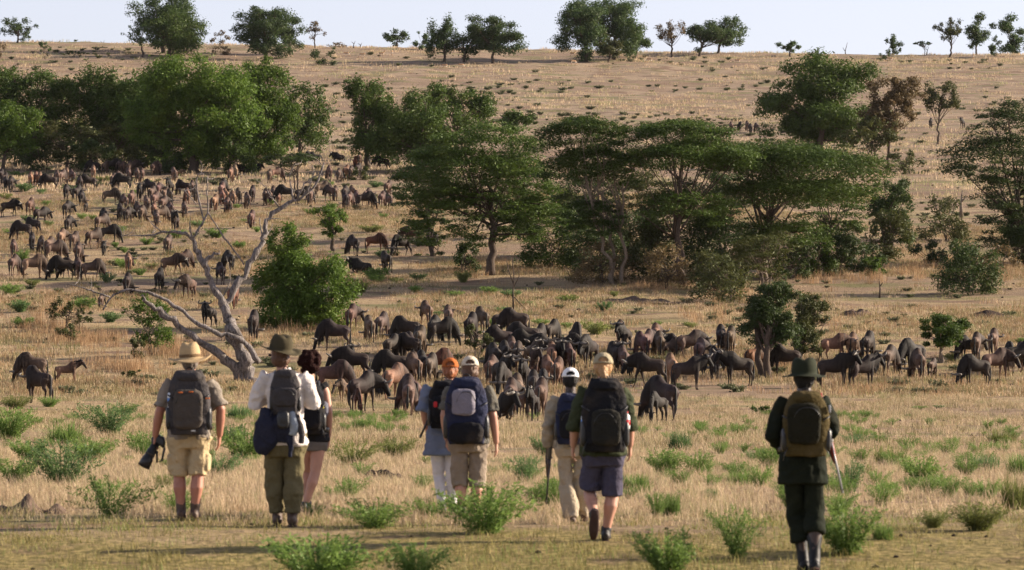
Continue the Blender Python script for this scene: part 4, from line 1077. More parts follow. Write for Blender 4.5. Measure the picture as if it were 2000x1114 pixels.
def put_list(ox, oy, L):
    for e in L:
        gnu(ox + e[0] * .26027, oy + e[1] * .26027, *e[2:])
K = lambda x, y, tone='b', head=90, k=None, size=1.0: (x, y, head, k, tone, size)
Z1 = [K(705, 268, 'd', 180), K(790, 272), K(840, 264, 'd', 0), K(893, 262), K(925, 268), K(970, 280), K(1000, 268, 'b', 60), K(1155, 280), K(1190, 275), K(1270, 258, 'b', 0), K(1320, 258, 't', 0),
      K(1030, 335, 'b', 80), K(1065, 335), K(1305, 330), (1345, 303, 0, 'cm', 't', 1.0), K(35, 370, 'd'), K(8, 340, 'd'), K(80, 405, 'd'), K(42, 400, 'd'), K(230, 370, 't'), K(268, 360, 't'), K(300, 366, 't'),
      K(372, 388, 'd', 185, 'g1', 1.12), K(430, 350), K(465, 350), K(502, 330, 't'), K(540, 342), K(600, 402, 'd'), K(668, 395, 'd', 180, 'g3', 1.15), K(700, 312, 't'), K(850, 372), K(878, 360), K(925, 392, 'd', 182, 'g1', 1.12), K(965, 332),
      K(495, 472, 'd'), K(578, 480, 'd'), K(610, 512, 'd'), (645, 562, 90, 'cg', 'd', 1.0), K(828, 498, 'b', 0, 'g1'), K(1045, 477, 'd', 268, 'u1', 1.08), K(1125, 430, 'd', 120, 'g1', 1.1), K(1140, 476), K(1187, 450), K(1275, 432, 'd', 270, 'u1'),
      K(1340, 420, 'd'), K(1380, 432, 'd', 140), K(1440, 430), K(1467, 480), K(1405, 492, 't'), K(1385, 602), K(1240, 490), K(68, 590, 'd', 20), K(225, 582), K(305, 652, 'd', 60), K(500, 602, 'd'), K(512, 716, 'd'),
      K(903, 617, 'd'), K(958, 642, 'd'), K(935, 542), K(985, 522), K(1040, 612), K(1062, 632, 'b', 100), K(1100, 562), K(1155, 602, 't'), K(1175, 672), K(1225, 562), K(1280, 602), K(1205, 640, 'b', 40), K(1275, 502), K(1162, 532),
      K(1312, 702, 'd', 270, 'u2', 1.05), K(1610, 547, 't'), K(1665, 452, 't'), K(1707, 572), K(1692, 492, 't'), K(787, 652, 'd'), K(702, 832, 'b', 65, 'g2', 1.12), K(818, 788, 'd', 10, 'g1', 1.05), (780, 884, 90, 'cg', 'd', 1.05), K(760, 702, 'b', 60),
      K(172, 765, 'd', 165, 'g1', 1.15), K(250, 725, 'd', 150), K(240, 852, 'd'), K(317, 872), K(370, 882), K(408, 922, 'b', 30, 'g1'), K(460, 832, 't'), K(557, 852), K(100, 902), K(100, 1032, 'b', 75), K(245, 1052, 't', 5, 'g1', 1.12),
      K(475, 1062, 'd', 180, 'g1', 1.12), K(538, 1052, 'd', 160), K(588, 1062), K(690, 1070, 'b', 10, 'g2', 1.15), K(962, 1015, 't'), K(955, 1180, 'd'), K(1260, 872), K(1285, 1032, 'b', 0, 'm1', 1.15), K(1375, 985, 'b', 30), K(585, 940)]
put_list(0, 270, Z1)
Z2 = [K(455, 195, 'd', 0, 'l'), K(300, 268, 'd', 185, 'l', 1.1), K(360, 262, 'd', 0, 'l'), K(192, 330, 't'), K(228, 312, 't'), K(487, 337), K(532, 322, 't', 30), K(830, 172, 'd', 180, 'l', 1.15), K(1010, 172, 'd', 160, 'l', 1.1),
      K(935, 312), K(1005, 332), K(1060, 312, 't'), K(1095, 312), K(1150, 292, 'd'), K(1130, 242, 'r'), K(1160, 202), K(1230, 222, 'd', 265, 'g1'), K(1300, 212), K(1335, 242, 'd', 180), K(70, 547), K(130, 502, 't'), K(135, 425, 'd'), K(175, 572), K(210, 522, 't'), K(255, 497),
      K(320, 532), K(357, 482, 'd'), K(350, 682), K(455, 502), K(482, 502), K(515, 482), (555, 502, 90, 'cm', 't', 1.2), K(612, 485, 'd', 180, 'g1', 1.15), K(735, 492, 'd', 10, 'g3', 1.15), K(790, 502), K(880, 447, 'b', 30), K(945, 472, 'b', 150), K(980, 472),
      K(1055, 532, 'd'), K(1085, 522), K(1140, 512), K(1200, 532, 'd', 20), K(1218, 505), K(1110, 470), K(1050, 480, 'd'), K(1330, 522), K(1382, 532), K(1375, 435),
      K(1120, 882, 'd', 100, 'g2'), (1275, 862, 0, 'g1', 'r', 1.02, 'reddish young wildebeest grazing side-on by the tall forked acacia'), K(1480, 882, 'd', 220, 'g2'), K(1560, 805, 't', 180), K(1180, 1012, 'd', 150, 'l', 1.15), K(1362, 1007, 'd', 110, 'g3'), K(1715, 835, 'd'), K(120, 1100, 'd', 110), K(185, 1005, 'd')]
put_list(400, 270, Z2)
Z3 = [(758, 332, 90, 'cm', 'b', 1.0), K(1195, 182, 'd'), K(1420, 247, 'b', 262, 'm2'), K(1567, 467, 'd', 250, 'u2')]
put_list(0, 520, Z3)
for (x, y, h, k, t, sz, lb) in [(66, 748, 190, 'g1', 'b', 1.0, 'grey-brown wildebeest grazing just behind the black one in the straw'), (76, 788, 150, 'm2', 'd', 1.12, 'black wildebeest half turned away in the straw before the lone calf'),
                                 (130, 753, 0, 'cu', 't', 1.25, 'lone tan wildebeest calf standing side-on in the straw')]:
    gnu(x, y, h, k, t, sz, lb)
Z4 = [K(365, 482, 'd', 100, 'g1', 1.12), K(215, 242, 't'), K(985, 555, 'd', 188, 'g1', 1.05), K(1100, 412), K(1235, 492, 'b', 100), K(1327, 472), K(1520, 520, 'd', 175, 'g3', 1.1), K(1540, 635, 'd', 150, 'g1'), K(1615, 595), K(1400, 642, 'd', 80),
      K(1665, 372, 'b', 95), K(1120, 785, 'd', 175, 'm1', 1.12), K(955, 890, 'b', 5, 'g2', 1.1), (1055, 955, 262, 'cm', 't', 1.05), K(1090, 730, 'd', 272, 'u1', .95), K(1420, 800, 'd', 200, 'g1', 1.1), K(1415, 925, 't', 78, 'g3', 1.08), K(1570, 812), K(1632, 792, 'd'), K(1692, 802),
      K(1175, 1015, 'd', 65, 'm2', 1.1), (1150, 1035, 262, 'cg', 'r', 1.05), K(1530, 1042, 'b', 75, 'g3')]
put_list(400, 540, Z4)
Z5 = [K(180, 422, 'd'), K(290, 335), K(60, 505, 'd'), K(8, 545, 'd'), K(235, 445, 'd', 5, 'g1', 1.12), K(460, 425, 'd', 95, 'g1', 1.12), K(545, 355), K(690, 365, 'd', 20, 'm1'), K(800, 370, 'd', 170, 'g1', 1.05), K(690, 515, 'd', 178, 'g1', 1.12), K(870, 505, 'd', 175, 'g3', 1.1),
      K(972, 495, 'd'), K(1062, 462, 'd', 80, 'g1', 1.05), K(1245, 495, 'd', 262, 'g1', 1.05), K(1350, 605, 'd', 250, 'm1', 1.15), K(1580, 450), K(1560, 640, 'd', 262, 'u1'), K(1605, 662, 'b', 100), K(690, 785, 'd', 275, 'u1', 1.05), K(720, 625, 'd'), K(770, 585), K(820, 645, 'b', 268, 'm1'),
      K(925, 625, 't', 280, 'u1'), K(1035, 565, 'd', 175, 'm1'), K(1065, 645, 't'), K(940, 705, 'b', 265, 'u2'), K(1040, 745, 't'), K(1110, 765), K(1170, 565, 'd', 10), K(610, 745), K(710, 805, 'd', 268, 'g1'), K(810, 935, 'b', 88, 'g1', 1.12), K(930, 885, 'd'), K(1000, 865, 'd', 265, 'm1'),
      K(690, 1000, 'd', 268, 'l'), K(760, 985), (850, 990, 90, 'cg', 'b', 1.0), (920, 1008, 265, 'cu', 'd', 1.1), K(985, 992), K(30, 722), K(100, 695, 'd'), K(200, 692, 'r', 30, 'g2'), K(15, 945), K(860, 790, 'd', 265, 'u1'), K(980, 700, 'd', 90), K(890, 545, 'd', 180), K(1120, 640, 'd', 270, 'u1'), K(640, 640, 'd'), K(1200, 640, 'b')]
put_list(800, 560, Z5)
Z6 = [K(40, 645), K(3, 645, 'd'), K(75, 485, 'd', 265, 'u1'), K(245, 525), K(310, 490, 't'), K(210, 545), K(340, 545), K(480, 490, 'd', 185, 'l'), K(415, 510, 'b', 10, 'l'), K(560, 545, 'b', 0, 'm1'), K(640, 605, 'b', 95), K(265, 755, 'd', 195, 'm1', 1.12), K(430, 742, 't'), K(545, 775, 'd', 15, 'u1', 1.12),
      K(750, 695, 'd', 85, 'g1', 1.08), K(800, 510, 'd'), K(870, 515), K(935, 745, 'd', 180, 'u1', 1.05), K(1060, 665, 'r', 25, 'm1', 1.0), K(1210, 610), K(1290, 672, 'd', 180, 'g1')]
put_list(1200, 560, Z6)
gnu(1297, 822, 105, 'g2', 'd', 1.05, 'dark wildebeest cow alone in the straw beside its calf')
gnu(1286, 829, 262, 'cg', 'd', 1.05, 'dark wildebeest calf in front of the lone cow in the straw')
Z7 = [K(300, 565, 't', 10, 'm1'), K(440, 560, 't'), K(555, 570, 'd', 85, 'g1', 1.1), K(300, 765, 'd', 5, 'u1', 1.15), K(515, 762, 'd', 20, 'u1', 1.15), K(715, 665, 'b', 75, 'g3'), K(900, 640, 'd', 215, 'g1', 1.15), K(940, 702), (1040, 695, 80, 'cg', 'b', 1.25), K(1370, 560), K(1500, 530),
      K(1375, 745, 'd', 190, 'g1'), K(1510, 705, 'b', 8, 'm2', 1.1), K(1610, 645, 'd', 270, 'm1'), K(1690, 660, 'd', 20, 'u1', 1.05), K(1715, 640, 'b'), K(1320, 560, 'd', 200, 'g1', .9)]
put_list(1550, 560, Z7)
for (x, y, h, t) in [(1258, 264, 90, 'd'), (1276, 264, 100, 'd'), (1300, 262, 80, 'd'), (1428, 259, 90, 'b'), (1444, 260, 270, 'd'), (1460, 257, 90, 'b'), (1466, 262, 90, 'd'), (1478, 260, 90, 'b'), (1880, 251, 268, 'd'), (1818, 250, 90, 'd')]:
    gnu(x, y, h, 'u1' if h > 200 else 'g1', t)

# ------------------------------------------------------------------ gazelles on the hillside
def gazelle_mesh(up):
    mb = MB()
    mb.tube([(-.42, 0, .66), (-.30, 0, .64), (0, 0, .62), (.28, 0, .64), (.38, 0, .66)], [(.05, .07), (.11, .14), (.12, .14), (.11, .14), (.06, .08)], 10)
    nk = [(.33, 0, .70), (.46, 0, .88), (.50, 0, .98)] if up else [(.33, 0, .68), (.52, 0, .45), (.60, 0, .22)]
    mb.tube(nk, [.08, .05, .045], 8)
    e = np.array(nk[-1]); d = unit(np.array([.9, 0, -.35] if up else [.5, 0, -.8])); mb.tube([e - d * .03, e + d * .09, e + d * .19], [.05, .045, .02], 8)
    for x in (.28, -.32):
        for k in (-1, 1): mb.tube([(x, .06 * k, .62), (x + .01, .065 * k, .32), (x, .065 * k, -.01)], [.06, .03, .02], 6)
    body = fuse(mb, 'gazelle', .022, 2, .5)
    z = coords(body)[:, 2]
    w = np.clip((.57 - z) / .04, 0, 1) * (z > .4)
    paint(body, np.array([.42, .24, .12]) * (1 - w[:, None]) + np.array([.75, .70, .62]) * w[:, None])
    return body
GAZ_MAT, _nt, _p, _o = nodes_of('gazelle_coat')
_at = _nt.nodes.new('ShaderNodeAttribute'); _at.attribute_name = 'Col'
_nt.links.new(_at.outputs['Color'], _p.inputs['Base Color']); _p.inputs['Roughness'].default_value = .7
_gm = [gazelle_mesh(False), gazelle_mesh(True)]
_hm = MB()
for _k in (-1, 1): _hm.tube([(.49, .025 * _k, 1.01), (.45, .04 * _k, 1.14), (.48, .06 * _k, 1.26)], [.014, .01, .004], 5)
_hm = _hm.mesh('horns')
for i, (x, y, h, u) in enumerate([(676, 112, 0, 0), (708, 114, 180, 0), (745, 112, 10, 1), (766, 110, 90, 1), (868, 136, 180, 0), (900, 135, 10, 0), (1120, 128, 20, 0), (1118, 112, 0, 1), (1268, 124, 170, 0), (1440, 126, 0, 1), (1738, 122, 180, 0), (1901, 116, 90, 1)]):
    o = empty('gazelle', hit(x, y), RAD(h), 'tan gazelle %s on the hillside' % ('standing' if u else 'grazing'), 'gazelle', 'gazelles on the hillside under the ridge')
    o.scale = (1.0,) * 3
    link('body', _gm[u], GAZ_MAT, o)
    if u: link('horns', _hm, HORN, o)
# ------------------------------------------------------------------ people
SKIN = {'pale': fabric('skin_pale', (.46, .245, .175), .5, .18, 9, (.38, .16, .11), .35, .15, 120, .001),
        'sun': fabric('skin_sunburnt', (.40, .185, .125), .5, .2, 9, (.30, .11, .08), .35, .15, 120, .001),
        'dark': fabric('skin_dark', (.055, .032, .024), .45, .2, 9, None, .4, .15, 120, .001)}
def cloth(name, c, var=.3, dirt=None): return fabric(name, c, .9, var, 7, dirt or (tuple(x * .6 + y for x, y in zip(c, (.05, .036, .022))) if 'pack' in name else tuple(x * .72 for x in c)), .12, .85, 13, .035)
HAIRM = {'dark_red': fabric('hair_dark_red', (.020, .006, .005), .85, .6, 40, None, .1, 1.0, 60, .02), 'brown': fabric('hair_brown', (.10, .045, .022), .5, .5, 40, None, .4, 1.0, 60, .01),
         'ginger': fabric('hair_ginger', (.26, .085, .030), .5, .5, 40, None, .4, 1.0, 60, .01), 'blond': fabric('hair_blond', (.36, .20, .085), .5, .5, 40, None, .4, 1.0, 60, .01),
         'black': fabric('hair_black', (.012, .010, .010), .7, .4, 40, None, .3, 1.0, 90, .01), 'grey': fabric('hair_grey', (.16, .13, .11), .6, .5, 40, None, .4, 1.0, 60, .01)}
LEATHER = fabric('boot_leather', (.075, .045, .032), .6, .4, 12, (.16, .11, .07), .4)
SHOE_BLACK = fabric('shoe_black', (.018, .017, .020), .55, .4, 14, (.09, .06, .04), .4)
BOOT_SHINE = fabric('boot_black_polished', (.010, .010, .011), .5, .4, 14, None, .25, .2, 40, .003)
SOLE = fabric('shoe_sole', (.06, .035, .03), .9, .3, 14)
METAL_D = fabric('gun_metal', (.03, .03, .032), .35, .3, 20, None, .6)
METAL_L = fabric('worn_steel', (.34, .34, .36), .35, .3, 20, None, .6)
BLACKP = fabric('black_plastic', (.014, .014, .016), .4, .3, 20, None, .5)
WOOD_RED = fabric('red_wood', (.30, .045, .042), .5, .4, 14, None, .4)
WOOD_BR = fabric('brown_wood', (.055, .028, .016), .5, .4, 14, None, .4)

def cut(path, rad, z):
    """keep a limb from its root down to height z"""
    P = np.asarray(path, float); R = np.asarray(rad, float); oP = [P[0]]; oR = [R[0]]
    for i in range(1, len(P)):
        if P[i][2] < z:
            t = (P[i - 1][2] - z) / (P[i - 1][2] - P[i][2] + 1e-9); oP.append(P[i - 1] + (P[i] - P[i - 1]) * t); oR.append(R[i - 1] + (R[i] - R[i - 1]) * t); break
        oP.append(P[i]); oR.append(R[i])
    return oP, oR
def cutfrac(path, rad, f):
    P = np.asarray(path, float); R = np.asarray(rad, float); d = np.concatenate([[0], np.cumsum(np.linalg.norm(np.diff(P, axis=0), axis=1))]); L = d[-1] * f
    k = np.searchsorted(d, L); k = min(max(k, 1), len(P) - 1); t = (L - d[k - 1]) / (d[k] - d[k - 1] + 1e-9)
    return list(P[:k]) + [P[k - 1] + (P[k] - P[k - 1]) * t], list(R[:k]) + [R[k - 1] + (R[k] - R[k - 1]) * t]

def hand(mb, w, a, n, sgn, k=1.0, curl=.35):
    """w wrist, a axis towards the fingers, n palm normal; thumb leaves the forward side"""
    a = unit(np.asarray(a, float)); n = unit(np.asarray(n, float) - a * np.dot(n, a)); s = np.cross(a, n)
    if s[1] < 0: s = -s
    mb.tube([w - a * .02, w + a * .02, w + a * .055, w + a * .092], np.array([(.020, .026), (.018, .034), (.016, .042), (.014, .040)]) * k, 10, ref=s)
    for i, (o, L) in enumerate(((.030, .070), (.010, .080), (-.010, .074), (-.029, .056))):
        b = w + a * .085 * k + s * o * k; d = a; pts = [b]
        for j in range(3):
            an = curl * (j + .6); d = unit(a * math.cos(an) + n * math.sin(an) + s * (.05 * (1.5 - i) / 1.5)); pts.append(pts[-1] + d * L * k * (.42, .33, .25)[j])
        mb.tube(pts, np.array([.0098, .0094, .0088, .0076]) * k, 7, round_end=True)
    b = w + a * .03 * k + s * .028 * k
    mb.tube([b, b + (s * .75 + a * .75 + n * .2) * .032 * k, b + (s * .75 + a * 1.5 + n * .5) * .042 * k, b + (s * .7 + a * 2.2 + n * .8) * .040 * k], np.array([.014, .0115, .0105, .008]) * k, 7, round_end=True)

def person(sp):
    cx, fy = sp['x'], sp['fy']
    p = hit(cx, fy); s = FPX / p.y
    H = (fy - sp['top']) / s - sp.get('hat_h', 0.0)              # standing height to the crown of the head
    J = lambda px, py, y=0.0: np.array([(px - cx) / s, y, (fy - py) / s])
    k = H / 1.75; fat = sp.get('fat', 1.0) * k; fem = sp.get('fem', False)
    root = empty('person', p, 0, sp['label'], 'person')
    j = {q: J(*v) for q, v in sp['j'].items()}
    hc = j['head']; hx = hc[0]
    sh = (j['shl'] + j['shr']) / 2; zs = sh[2]; hip = (j['hipl'] + j['hipr']) / 2; zh = hip[2]
    def at(f): return hip + (sh - hip) * f                       # 0 hips .. 1 shoulders
    wsh = abs(j['shr'][0] - j['shl'][0]) / 2
    prof = [(-.16, .150, .115), (.0, .172, .125), (.16, .168, .120), (.36, .148, .108), (.55, .152, .112), (.78, .168, .118), (.93, .166, .105), (1.03, .125, .085), (1.10, .062, .060)] if not fem else \
           [(-.16, .155, .118), (.0, .180, .130), (.16, .168, .120), (.38, .132, .100), (.55, .140, .108), (.78, .150, .112), (.93, .148, .098), (1.03, .110, .080), (1.10, .055, .055)]
    wk = wsh / (.185 * k)
    def torso(mb, f0, f1, e, sc=1.0):
        fs = [q for q in prof if f0 - 1e-6 <= q[0] <= f1 + 1e-6]
        rx = lambda q: (q[1] * fat * (1 + (wk - 1) * np.clip((q[0] - .3) / .5, 0, 1) * .8) + e) * sc
        C = [at(q[0]) for q in fs]
        mb.ring_loft(C, [rx(q) for q in fs], [(q[2] * fat + e) * sc for q in fs], 24, 2.3)
    arms, legs = {}, {}
    for q, sg in (('l', -1), ('r', 1)):
        S, E, W = j['sh' + q], j['el' + q], j['wr' + q]
        P = [S + np.array([-.03 * sg, 0, .0]), S * .7 + E * .3, S * .3 + E * .7, E, E * .65 + W * .35, W]
        arms[q] = (P, np.array([.058, .054, .047, .042, .043, .028]) * fat)
        Hp, K, A = j['hip' + q], j['kn' + q], j['an' + q]
        bk = np.array([0, -.02, 0]) * k
        legs[q] = ([Hp + np.array([0, 0, .02]), Hp * .7 + K * .3, Hp * .3 + K * .7, K, K * .72 + A * .28 + bk * 1.2, K * .4 + A * .6 + bk * .6, A], np.array([.088, .084, .066, .055, .059, .043, .036]) * fat)
    # skin: one continuous body
    mb = MB(); torso(mb, -.2, 1.12, -.032)
    nb = at(1.0); mb.tube([nb - [0, 0, .03], np.array([hx, hc[1] - .005, hc[2] - .09 * k])], np.array([.062, .056]) * k * (.9 if fem else 1.05), 12)
    mb.sq(hc, np.array([.074, .093, .112]) * k, 1.0, 20, 14)
    mb.sq(hc + np.array([0, .028, -.062]) * k, np.array([.056, .064, .058]) * k)
    mb.tube([hc + np.array([0, .088, .012]) * k, hc + np.array([0, .108, -.028]) * k], [.008, .014], 8, round_end=True)
    mb.sq(hc + np.array([0, .088, -.062]) * k, np.array([.024, .010, .008]) * k)
    for sg in (-1, 1):
        mb.sq(hc + np.array([.079 * sg, -.004, -.006]) * k, np.array([.009, .020, .032]) * k)
        mb.sq(hc + np.array([.030 * sg, .083, .002]) * k, np.array([.016, .008, .010]) * k)
    for q in 'lr':
        mb.tube(arms[q][0], arms[q][1], 12)
        gl = sp['legs']; hz = (fy - gl.get('hem' + q, gl['hem'])) / s + .03
        LR = [min(r_ * (.74 if P_[2] > hz else 1.0), .06 if P_[2] > hz else 1) for P_, r_ in zip(legs[q][0], legs[q][1])]
        mb.tube(legs[q][0], LR, 12)
        E, W = j['el' + q], j['wr' + q]
        sg = -1 if q == 'l' else 1
        ax = sp.get('hax' + q); ax = np.array(ax) if ax is not None else unit(W - E) + np.array([0, .05, -.35])
        hand(mb, W, ax, sp.get('hn' + q, (-sg, .15, 0)), sg, k, sp.get('curl' + q, .38))
        A = j['an' + q]; fd = unit(np.array(sp.get('ft' + q, (0.06 * sg, 1, 0)), float)); upv = np.cross([1, 0, 0], fd) if abs(fd[0]) < .9 else np.array([0, 0, 1.0])
        mb.tube([A - fd * .05, A - upv * .03, A - upv * .055 + fd * .07, A - upv * .065 + fd * .15], np.array([(.03, .03), (.034, .04), (.038, .028), (.03, .015)]) * k, 8)
    link('body', fuse(mb, 'body', .0085, 2, .4), SKIN[sp['skin']], root)
    # shirt
    mb = MB(); g = sp['shirt']; torso(mb, g.get('low', .0), 1.08, .024)
    if g.get('hem'):                                           # tunic flaring over the hips
        C = [at(f) for f in g['hemf']]; mb.ring_loft(C, [r * k for r in g['hem']], [r * k * .75 for r in g['hem']], 24, 2.2)
    for q in 'lr':
        P, R = cutfrac(arms[q][0], arms[q][1] + g.get('ease', .010), g['sleeve']); R[-1] += g.get('cuff', .004)
        R[0] *= 1.05
        mb.tube(P, R, 14)
    if g.get('collar'):
        mb.tube([nb + [0, 0, -.02], np.array([hx * .6 + nb[0] * .4, hc[1] * .5, nb[2] + .055 * k])], np.array([.085, .075]) * k, 16)
    link('shirt', fuse(mb, 'shirt', .0115, 1, .7, .026, (8, 8, 13), int(cx)), g['mat'], root)
    # trousers or shorts
    mb = MB(); g = sp['legs']; torso(mb, -.2, min(g.get('high', .2), .17), .006)
    for q in 'lr':
        P, R = cut(legs[q][0], legs[q][1] + g.get('ease', .014), (fy - g['hem' + q]) / s if 'hem' + q in g else (fy - g['hem']) / s)
        R = [r + g.get('flare', .0) * (i / max(1, len(R) - 1)) for i, r in enumerate(R)]
        oth = legs['r' if q == 'l' else 'l'][0]
        for i in range(1, len(P)):                          # leave a gap between the two legs
            zq = [o_[2] for o_ in oth][::-1]; ox = np.interp(P[i][2], zq, [o_[0] for o_ in oth][::-1]); oy = np.interp(P[i][2], zq, [o_[1] for o_ in oth][::-1])
            gap = math.hypot(ox - P[i][0], oy - P[i][1]) / 2 - .009
            R[i] = min(R[i], max(gap, .05))
        R = [(r, r * 1.06) for r in R]
        mb.tube(P, R, 14)
        if g.get('pocket'):
            c = (np.array(P[1]) * .25 + np.array(P[2]) * .75); mb.sq(c + np.array([(.078 if q == 'r' else -.078) * fat, 0, .0]), (.026, .065, .085), .5)
    link(g.get('name', 'trousers'), fuse(mb, 'trousers', .0115, 1, .7, g.get('wr', .028), (9, 9, 9), int(cx) + 3), g['mat'], root)
    # shoes
    f = sp['shoe']
    for q in 'lr':
        sg = -1 if q == 'l' else 1
        A = j['an' + q]; fd = unit(np.array(sp.get('ft' + q, (0.06 * sg, 1, 0)), float)); upv = unit(np.cross([1, 0, 0], fd))
        mb = MB(); kk = k * f.get('k', 1)
        mb.tube([A - fd * .085 - upv * .035, A - fd * .06 - upv * .030, A - upv * .03 + fd * .03, A - upv * .045 + fd * .11, A - upv * .055 + fd * .17, A - upv * .06 + fd * .195], np.array([(.026, .030), (.040, .048), (.042, .050), (.046, .034), (.042, .026), (.022, .016)]) * kk, 12)
        sh_h = f.get('shaft', .05)
        KA = unit(j['kn' + q] - A)
        mb.tube([A - upv * .02, A + KA * sh_h * .5, A + KA * sh_h], np.array([.045, .046, .05 if sh_h < .2 else .062]) * kk, 12)
        me = fuse(mb, 'shoe', .010, 2, .6, .005, (20, 20, 20), 4)
        so = link('boot' if sh_h > .1 else 'shoe', me, f['mat'], root)
        m2 = MB().tube([A - fd * .092 - upv * .078 * k, A - fd * .03 - upv * .080 * k, A + fd * .10 - upv * .082 * k, A + fd * .195 - upv * .078 * k], np.array([(.034, .012), (.040, .012), (.046, .012), (.026, .010)]) * kk, 10)
        link('sole', m2.mesh('sole'), SOLE, so)
        if f.get('sock'):
            m3 = MB().tube([A + KA * .02, A + KA * .06, A + KA * f['sock'][0]], np.array([.045, .046, .052]) * k, 12); link('sock', m3.mesh('sock'), f['sock'][1], root)
    # hair
    h = sp.get('hair')
    if h:
        mb = MB(); mb.sq(hc + np.array([0, -.018, .006]) * k, np.array([.084, .090, .112]) * k)
        st = h['style']
        if st in ('bun', 'tail'): mb.sq(hc + np.array([0, -.10, -.045 if st == 'bun' else -.05]) * k, np.array([.042, .04, .05]) * k)
        if st == 'tail': mb.tube([hc + np.array([0, -.10, -.04]) * k, hc + np.array([.008, -.13, -.10]) * k, hc + np.array([.0, -.12, -.17]) * k], np.array([.036, .034, .014]) * k, 10)
        if st == 'bob': mb.sq(hc + np.array([0, -.035, -.06]) * k, np.array([.088, .075, .07]) * k)
        if st == 'curly':
            rg = np.random.default_rng(2)
            for _ in range(46):
                d = unit(rg.normal(size=3)); d[1] = -abs(d[1]) * .9 + .25
                mb.sq(hc + np.array([0, -.04, .02]) * k + d * np.array([.105, .095, .115]) * k, np.array([.034] * 3) * rg.uniform(.7, 1.2), 1, 10, 8)
        me = fuse(mb, 'hair', .010, 1, .7, .012, (26, 26, 10), 8)
        # keep the face free
        link('hair', me, HAIRM[h['col']], root)
        if st != 'curly':
            pass
    # hat
    t = sp.get('hat')
    if t:
        hm = t['mat']; c0 = hc + np.array([0, -.012, .030]) * k
        if t['kind'] == 'brim':
            n = 40; rings = []
            prof2 = [(.205 * t.get('w', 1), -.004), (.17 * t.get('w', 1), -.010), (.13, -.010), (.092, .0), (.094, .02), (.090, .06), (.082, .095), (.062, t.get('h', .125)), (.030, t.get('h', .125) - .012), (.004, t.get('h', .125) - .018)]
            V = []
            for r, z in prof2:
                a = np.linspace(0, 2 * np.pi, n, endpoint=False); x = r * np.cos(a); y = r * np.sin(a) * 1.08
                w_ = np.clip((r - .10) / .10, 0, 1)
                zz = z + w_ * (t.get('curl', .03) * np.cos(a) ** 2 * 1.2 - t.get('droop', .02) * np.sin(a) ** 2 + .008 * np.sin(3 * a + 1))
                if r < .07 and z > .08: zz = zz - .02 * np.exp(-(x / .02) ** 2)
                V.append(np.stack([x, y, zz], 1))
            V = np.concatenate(V) * k * t.get('k', 1.06); R = Matrix.Rotation(t.get('yaw', 0), 3, 'Z') @ Matrix.Rotation(t.get('tilt', 0), 3, 'X') @ Matrix.Rotation(t.get('roll', 0), 3, 'Y')
            V = V @ np.array(R).T + c0
            m = len(prof2); F = [(i * n + q_, i * n + (q_ + 1) % n, (i + 1) * n + (q_ + 1) % n, (i + 1) * n + q_) for i in range(m - 1) for q_ in range(n)]; F.append(tuple((m - 1) * n + q_ for q_ in range(n)))
            ho = link('hat', MB().add(V, F).mesh('hat'), hm, root)
            so = ho.modifiers.new('thick', 'SOLIDIFY'); so.thickness = .005; so.offset = 0
            if t.get('band'):
                Vb = []
                for r, z in ((.0965, .004), (.0985, .006), (.0975, .030), (.0955, .030)):
                    a = np.linspace(0, 2 * np.pi, n, endpoint=False); Vb.append(np.stack([r * np.cos(a), r * 1.08 * np.sin(a), np.full(n, z)], 1))
                Vb = np.concatenate(Vb) * k * t.get('k', 1.06) @ np.array(R).T + c0
                link('hat_band', MB().add(Vb, [(i * n + q_, i * n + (q_ + 1) % n, (i + 1) * n + (q_ + 1) % n, (i + 1) * n + q_) for i in range(3) for q_ in range(n)]).mesh('hat_band'), t['band'], ho)
        else:                                                    # baseball cap, gap and strap at the back
            nu, nv = 36, 12; V = []; F = []
            for b in range(nv):
                e = (b / (nv - 1)) * math.pi / 2
                for q_ in range(nu):
                    a = q_ / nu * 2 * math.pi; V.append((.089 * math.cos(e) ** .85 * math.cos(a), .104 * math.cos(e) ** .85 * math.sin(a), .104 * math.sin(e) - .012))
            for b in range(nv - 1):
                for q_ in range(nu):
                    am = ((q_ + .5) / nu * 360) % 360; gap = abs(am - 270) < 27 and 1 <= b <= 3 and not (b == 3 and abs(am - 270) > 15)
                    if not gap: F.append((b * nu + q_, b * nu + (q_ + 1) % nu, (b + 1) * nu + (q_ + 1) % nu, (b + 1) * nu + q_))
            V = np.array(V) * k * 1.03; R = Matrix.Rotation(t.get('tilt', -.1), 3, 'X'); c1 = c0 + np.array([0, .004, .0])
            V = V @ np.array(R).T + c1
            ho = link('cap', MB().add(V, F).mesh('cap'), hm, root); so = ho.modifiers.new('thick', 'SOLIDIFY'); so.thickness = .004; so.offset = 0
            Vv = []
            for i in range(9):
                a = math.pi * (.18 + .64 * i / 8)
                for r, dz in ((.96, -.004), (1.75, -.035)): Vv.append((.089 * min(r, 1.05) * math.cos(a), .104 * (r if r < 1 else 1 + .75 * math.sin(a)) * math.sin(a), dz))
            Vv = np.array(Vv) * k @ np.array(R).T + c1
            vo = link('visor', MB().add(Vv, [(2 * i, 2 * i + 1, 2 * i + 3, 2 * i + 2) for i in range(8)]).mesh('visor'), t.get('visor', hm), ho); so = vo.modifiers.new('thick', 'SOLIDIFY'); so.thickness = .004
    if sp.get('scarf'):
        mb = MB(); a = np.linspace(0, 2 * np.pi, 25)
        mb.tube([nb + np.array([.085 * math.cos(q_), .085 * math.sin(q_), .035 + .012 * math.sin(3 * q_)]) * k for q_ in a], .030 * k, 10)
        link('scarf', fuse(mb, 'scarf', .010, 1, .7, .012, (20, 20, 20), 3), sp['scarf'], root)
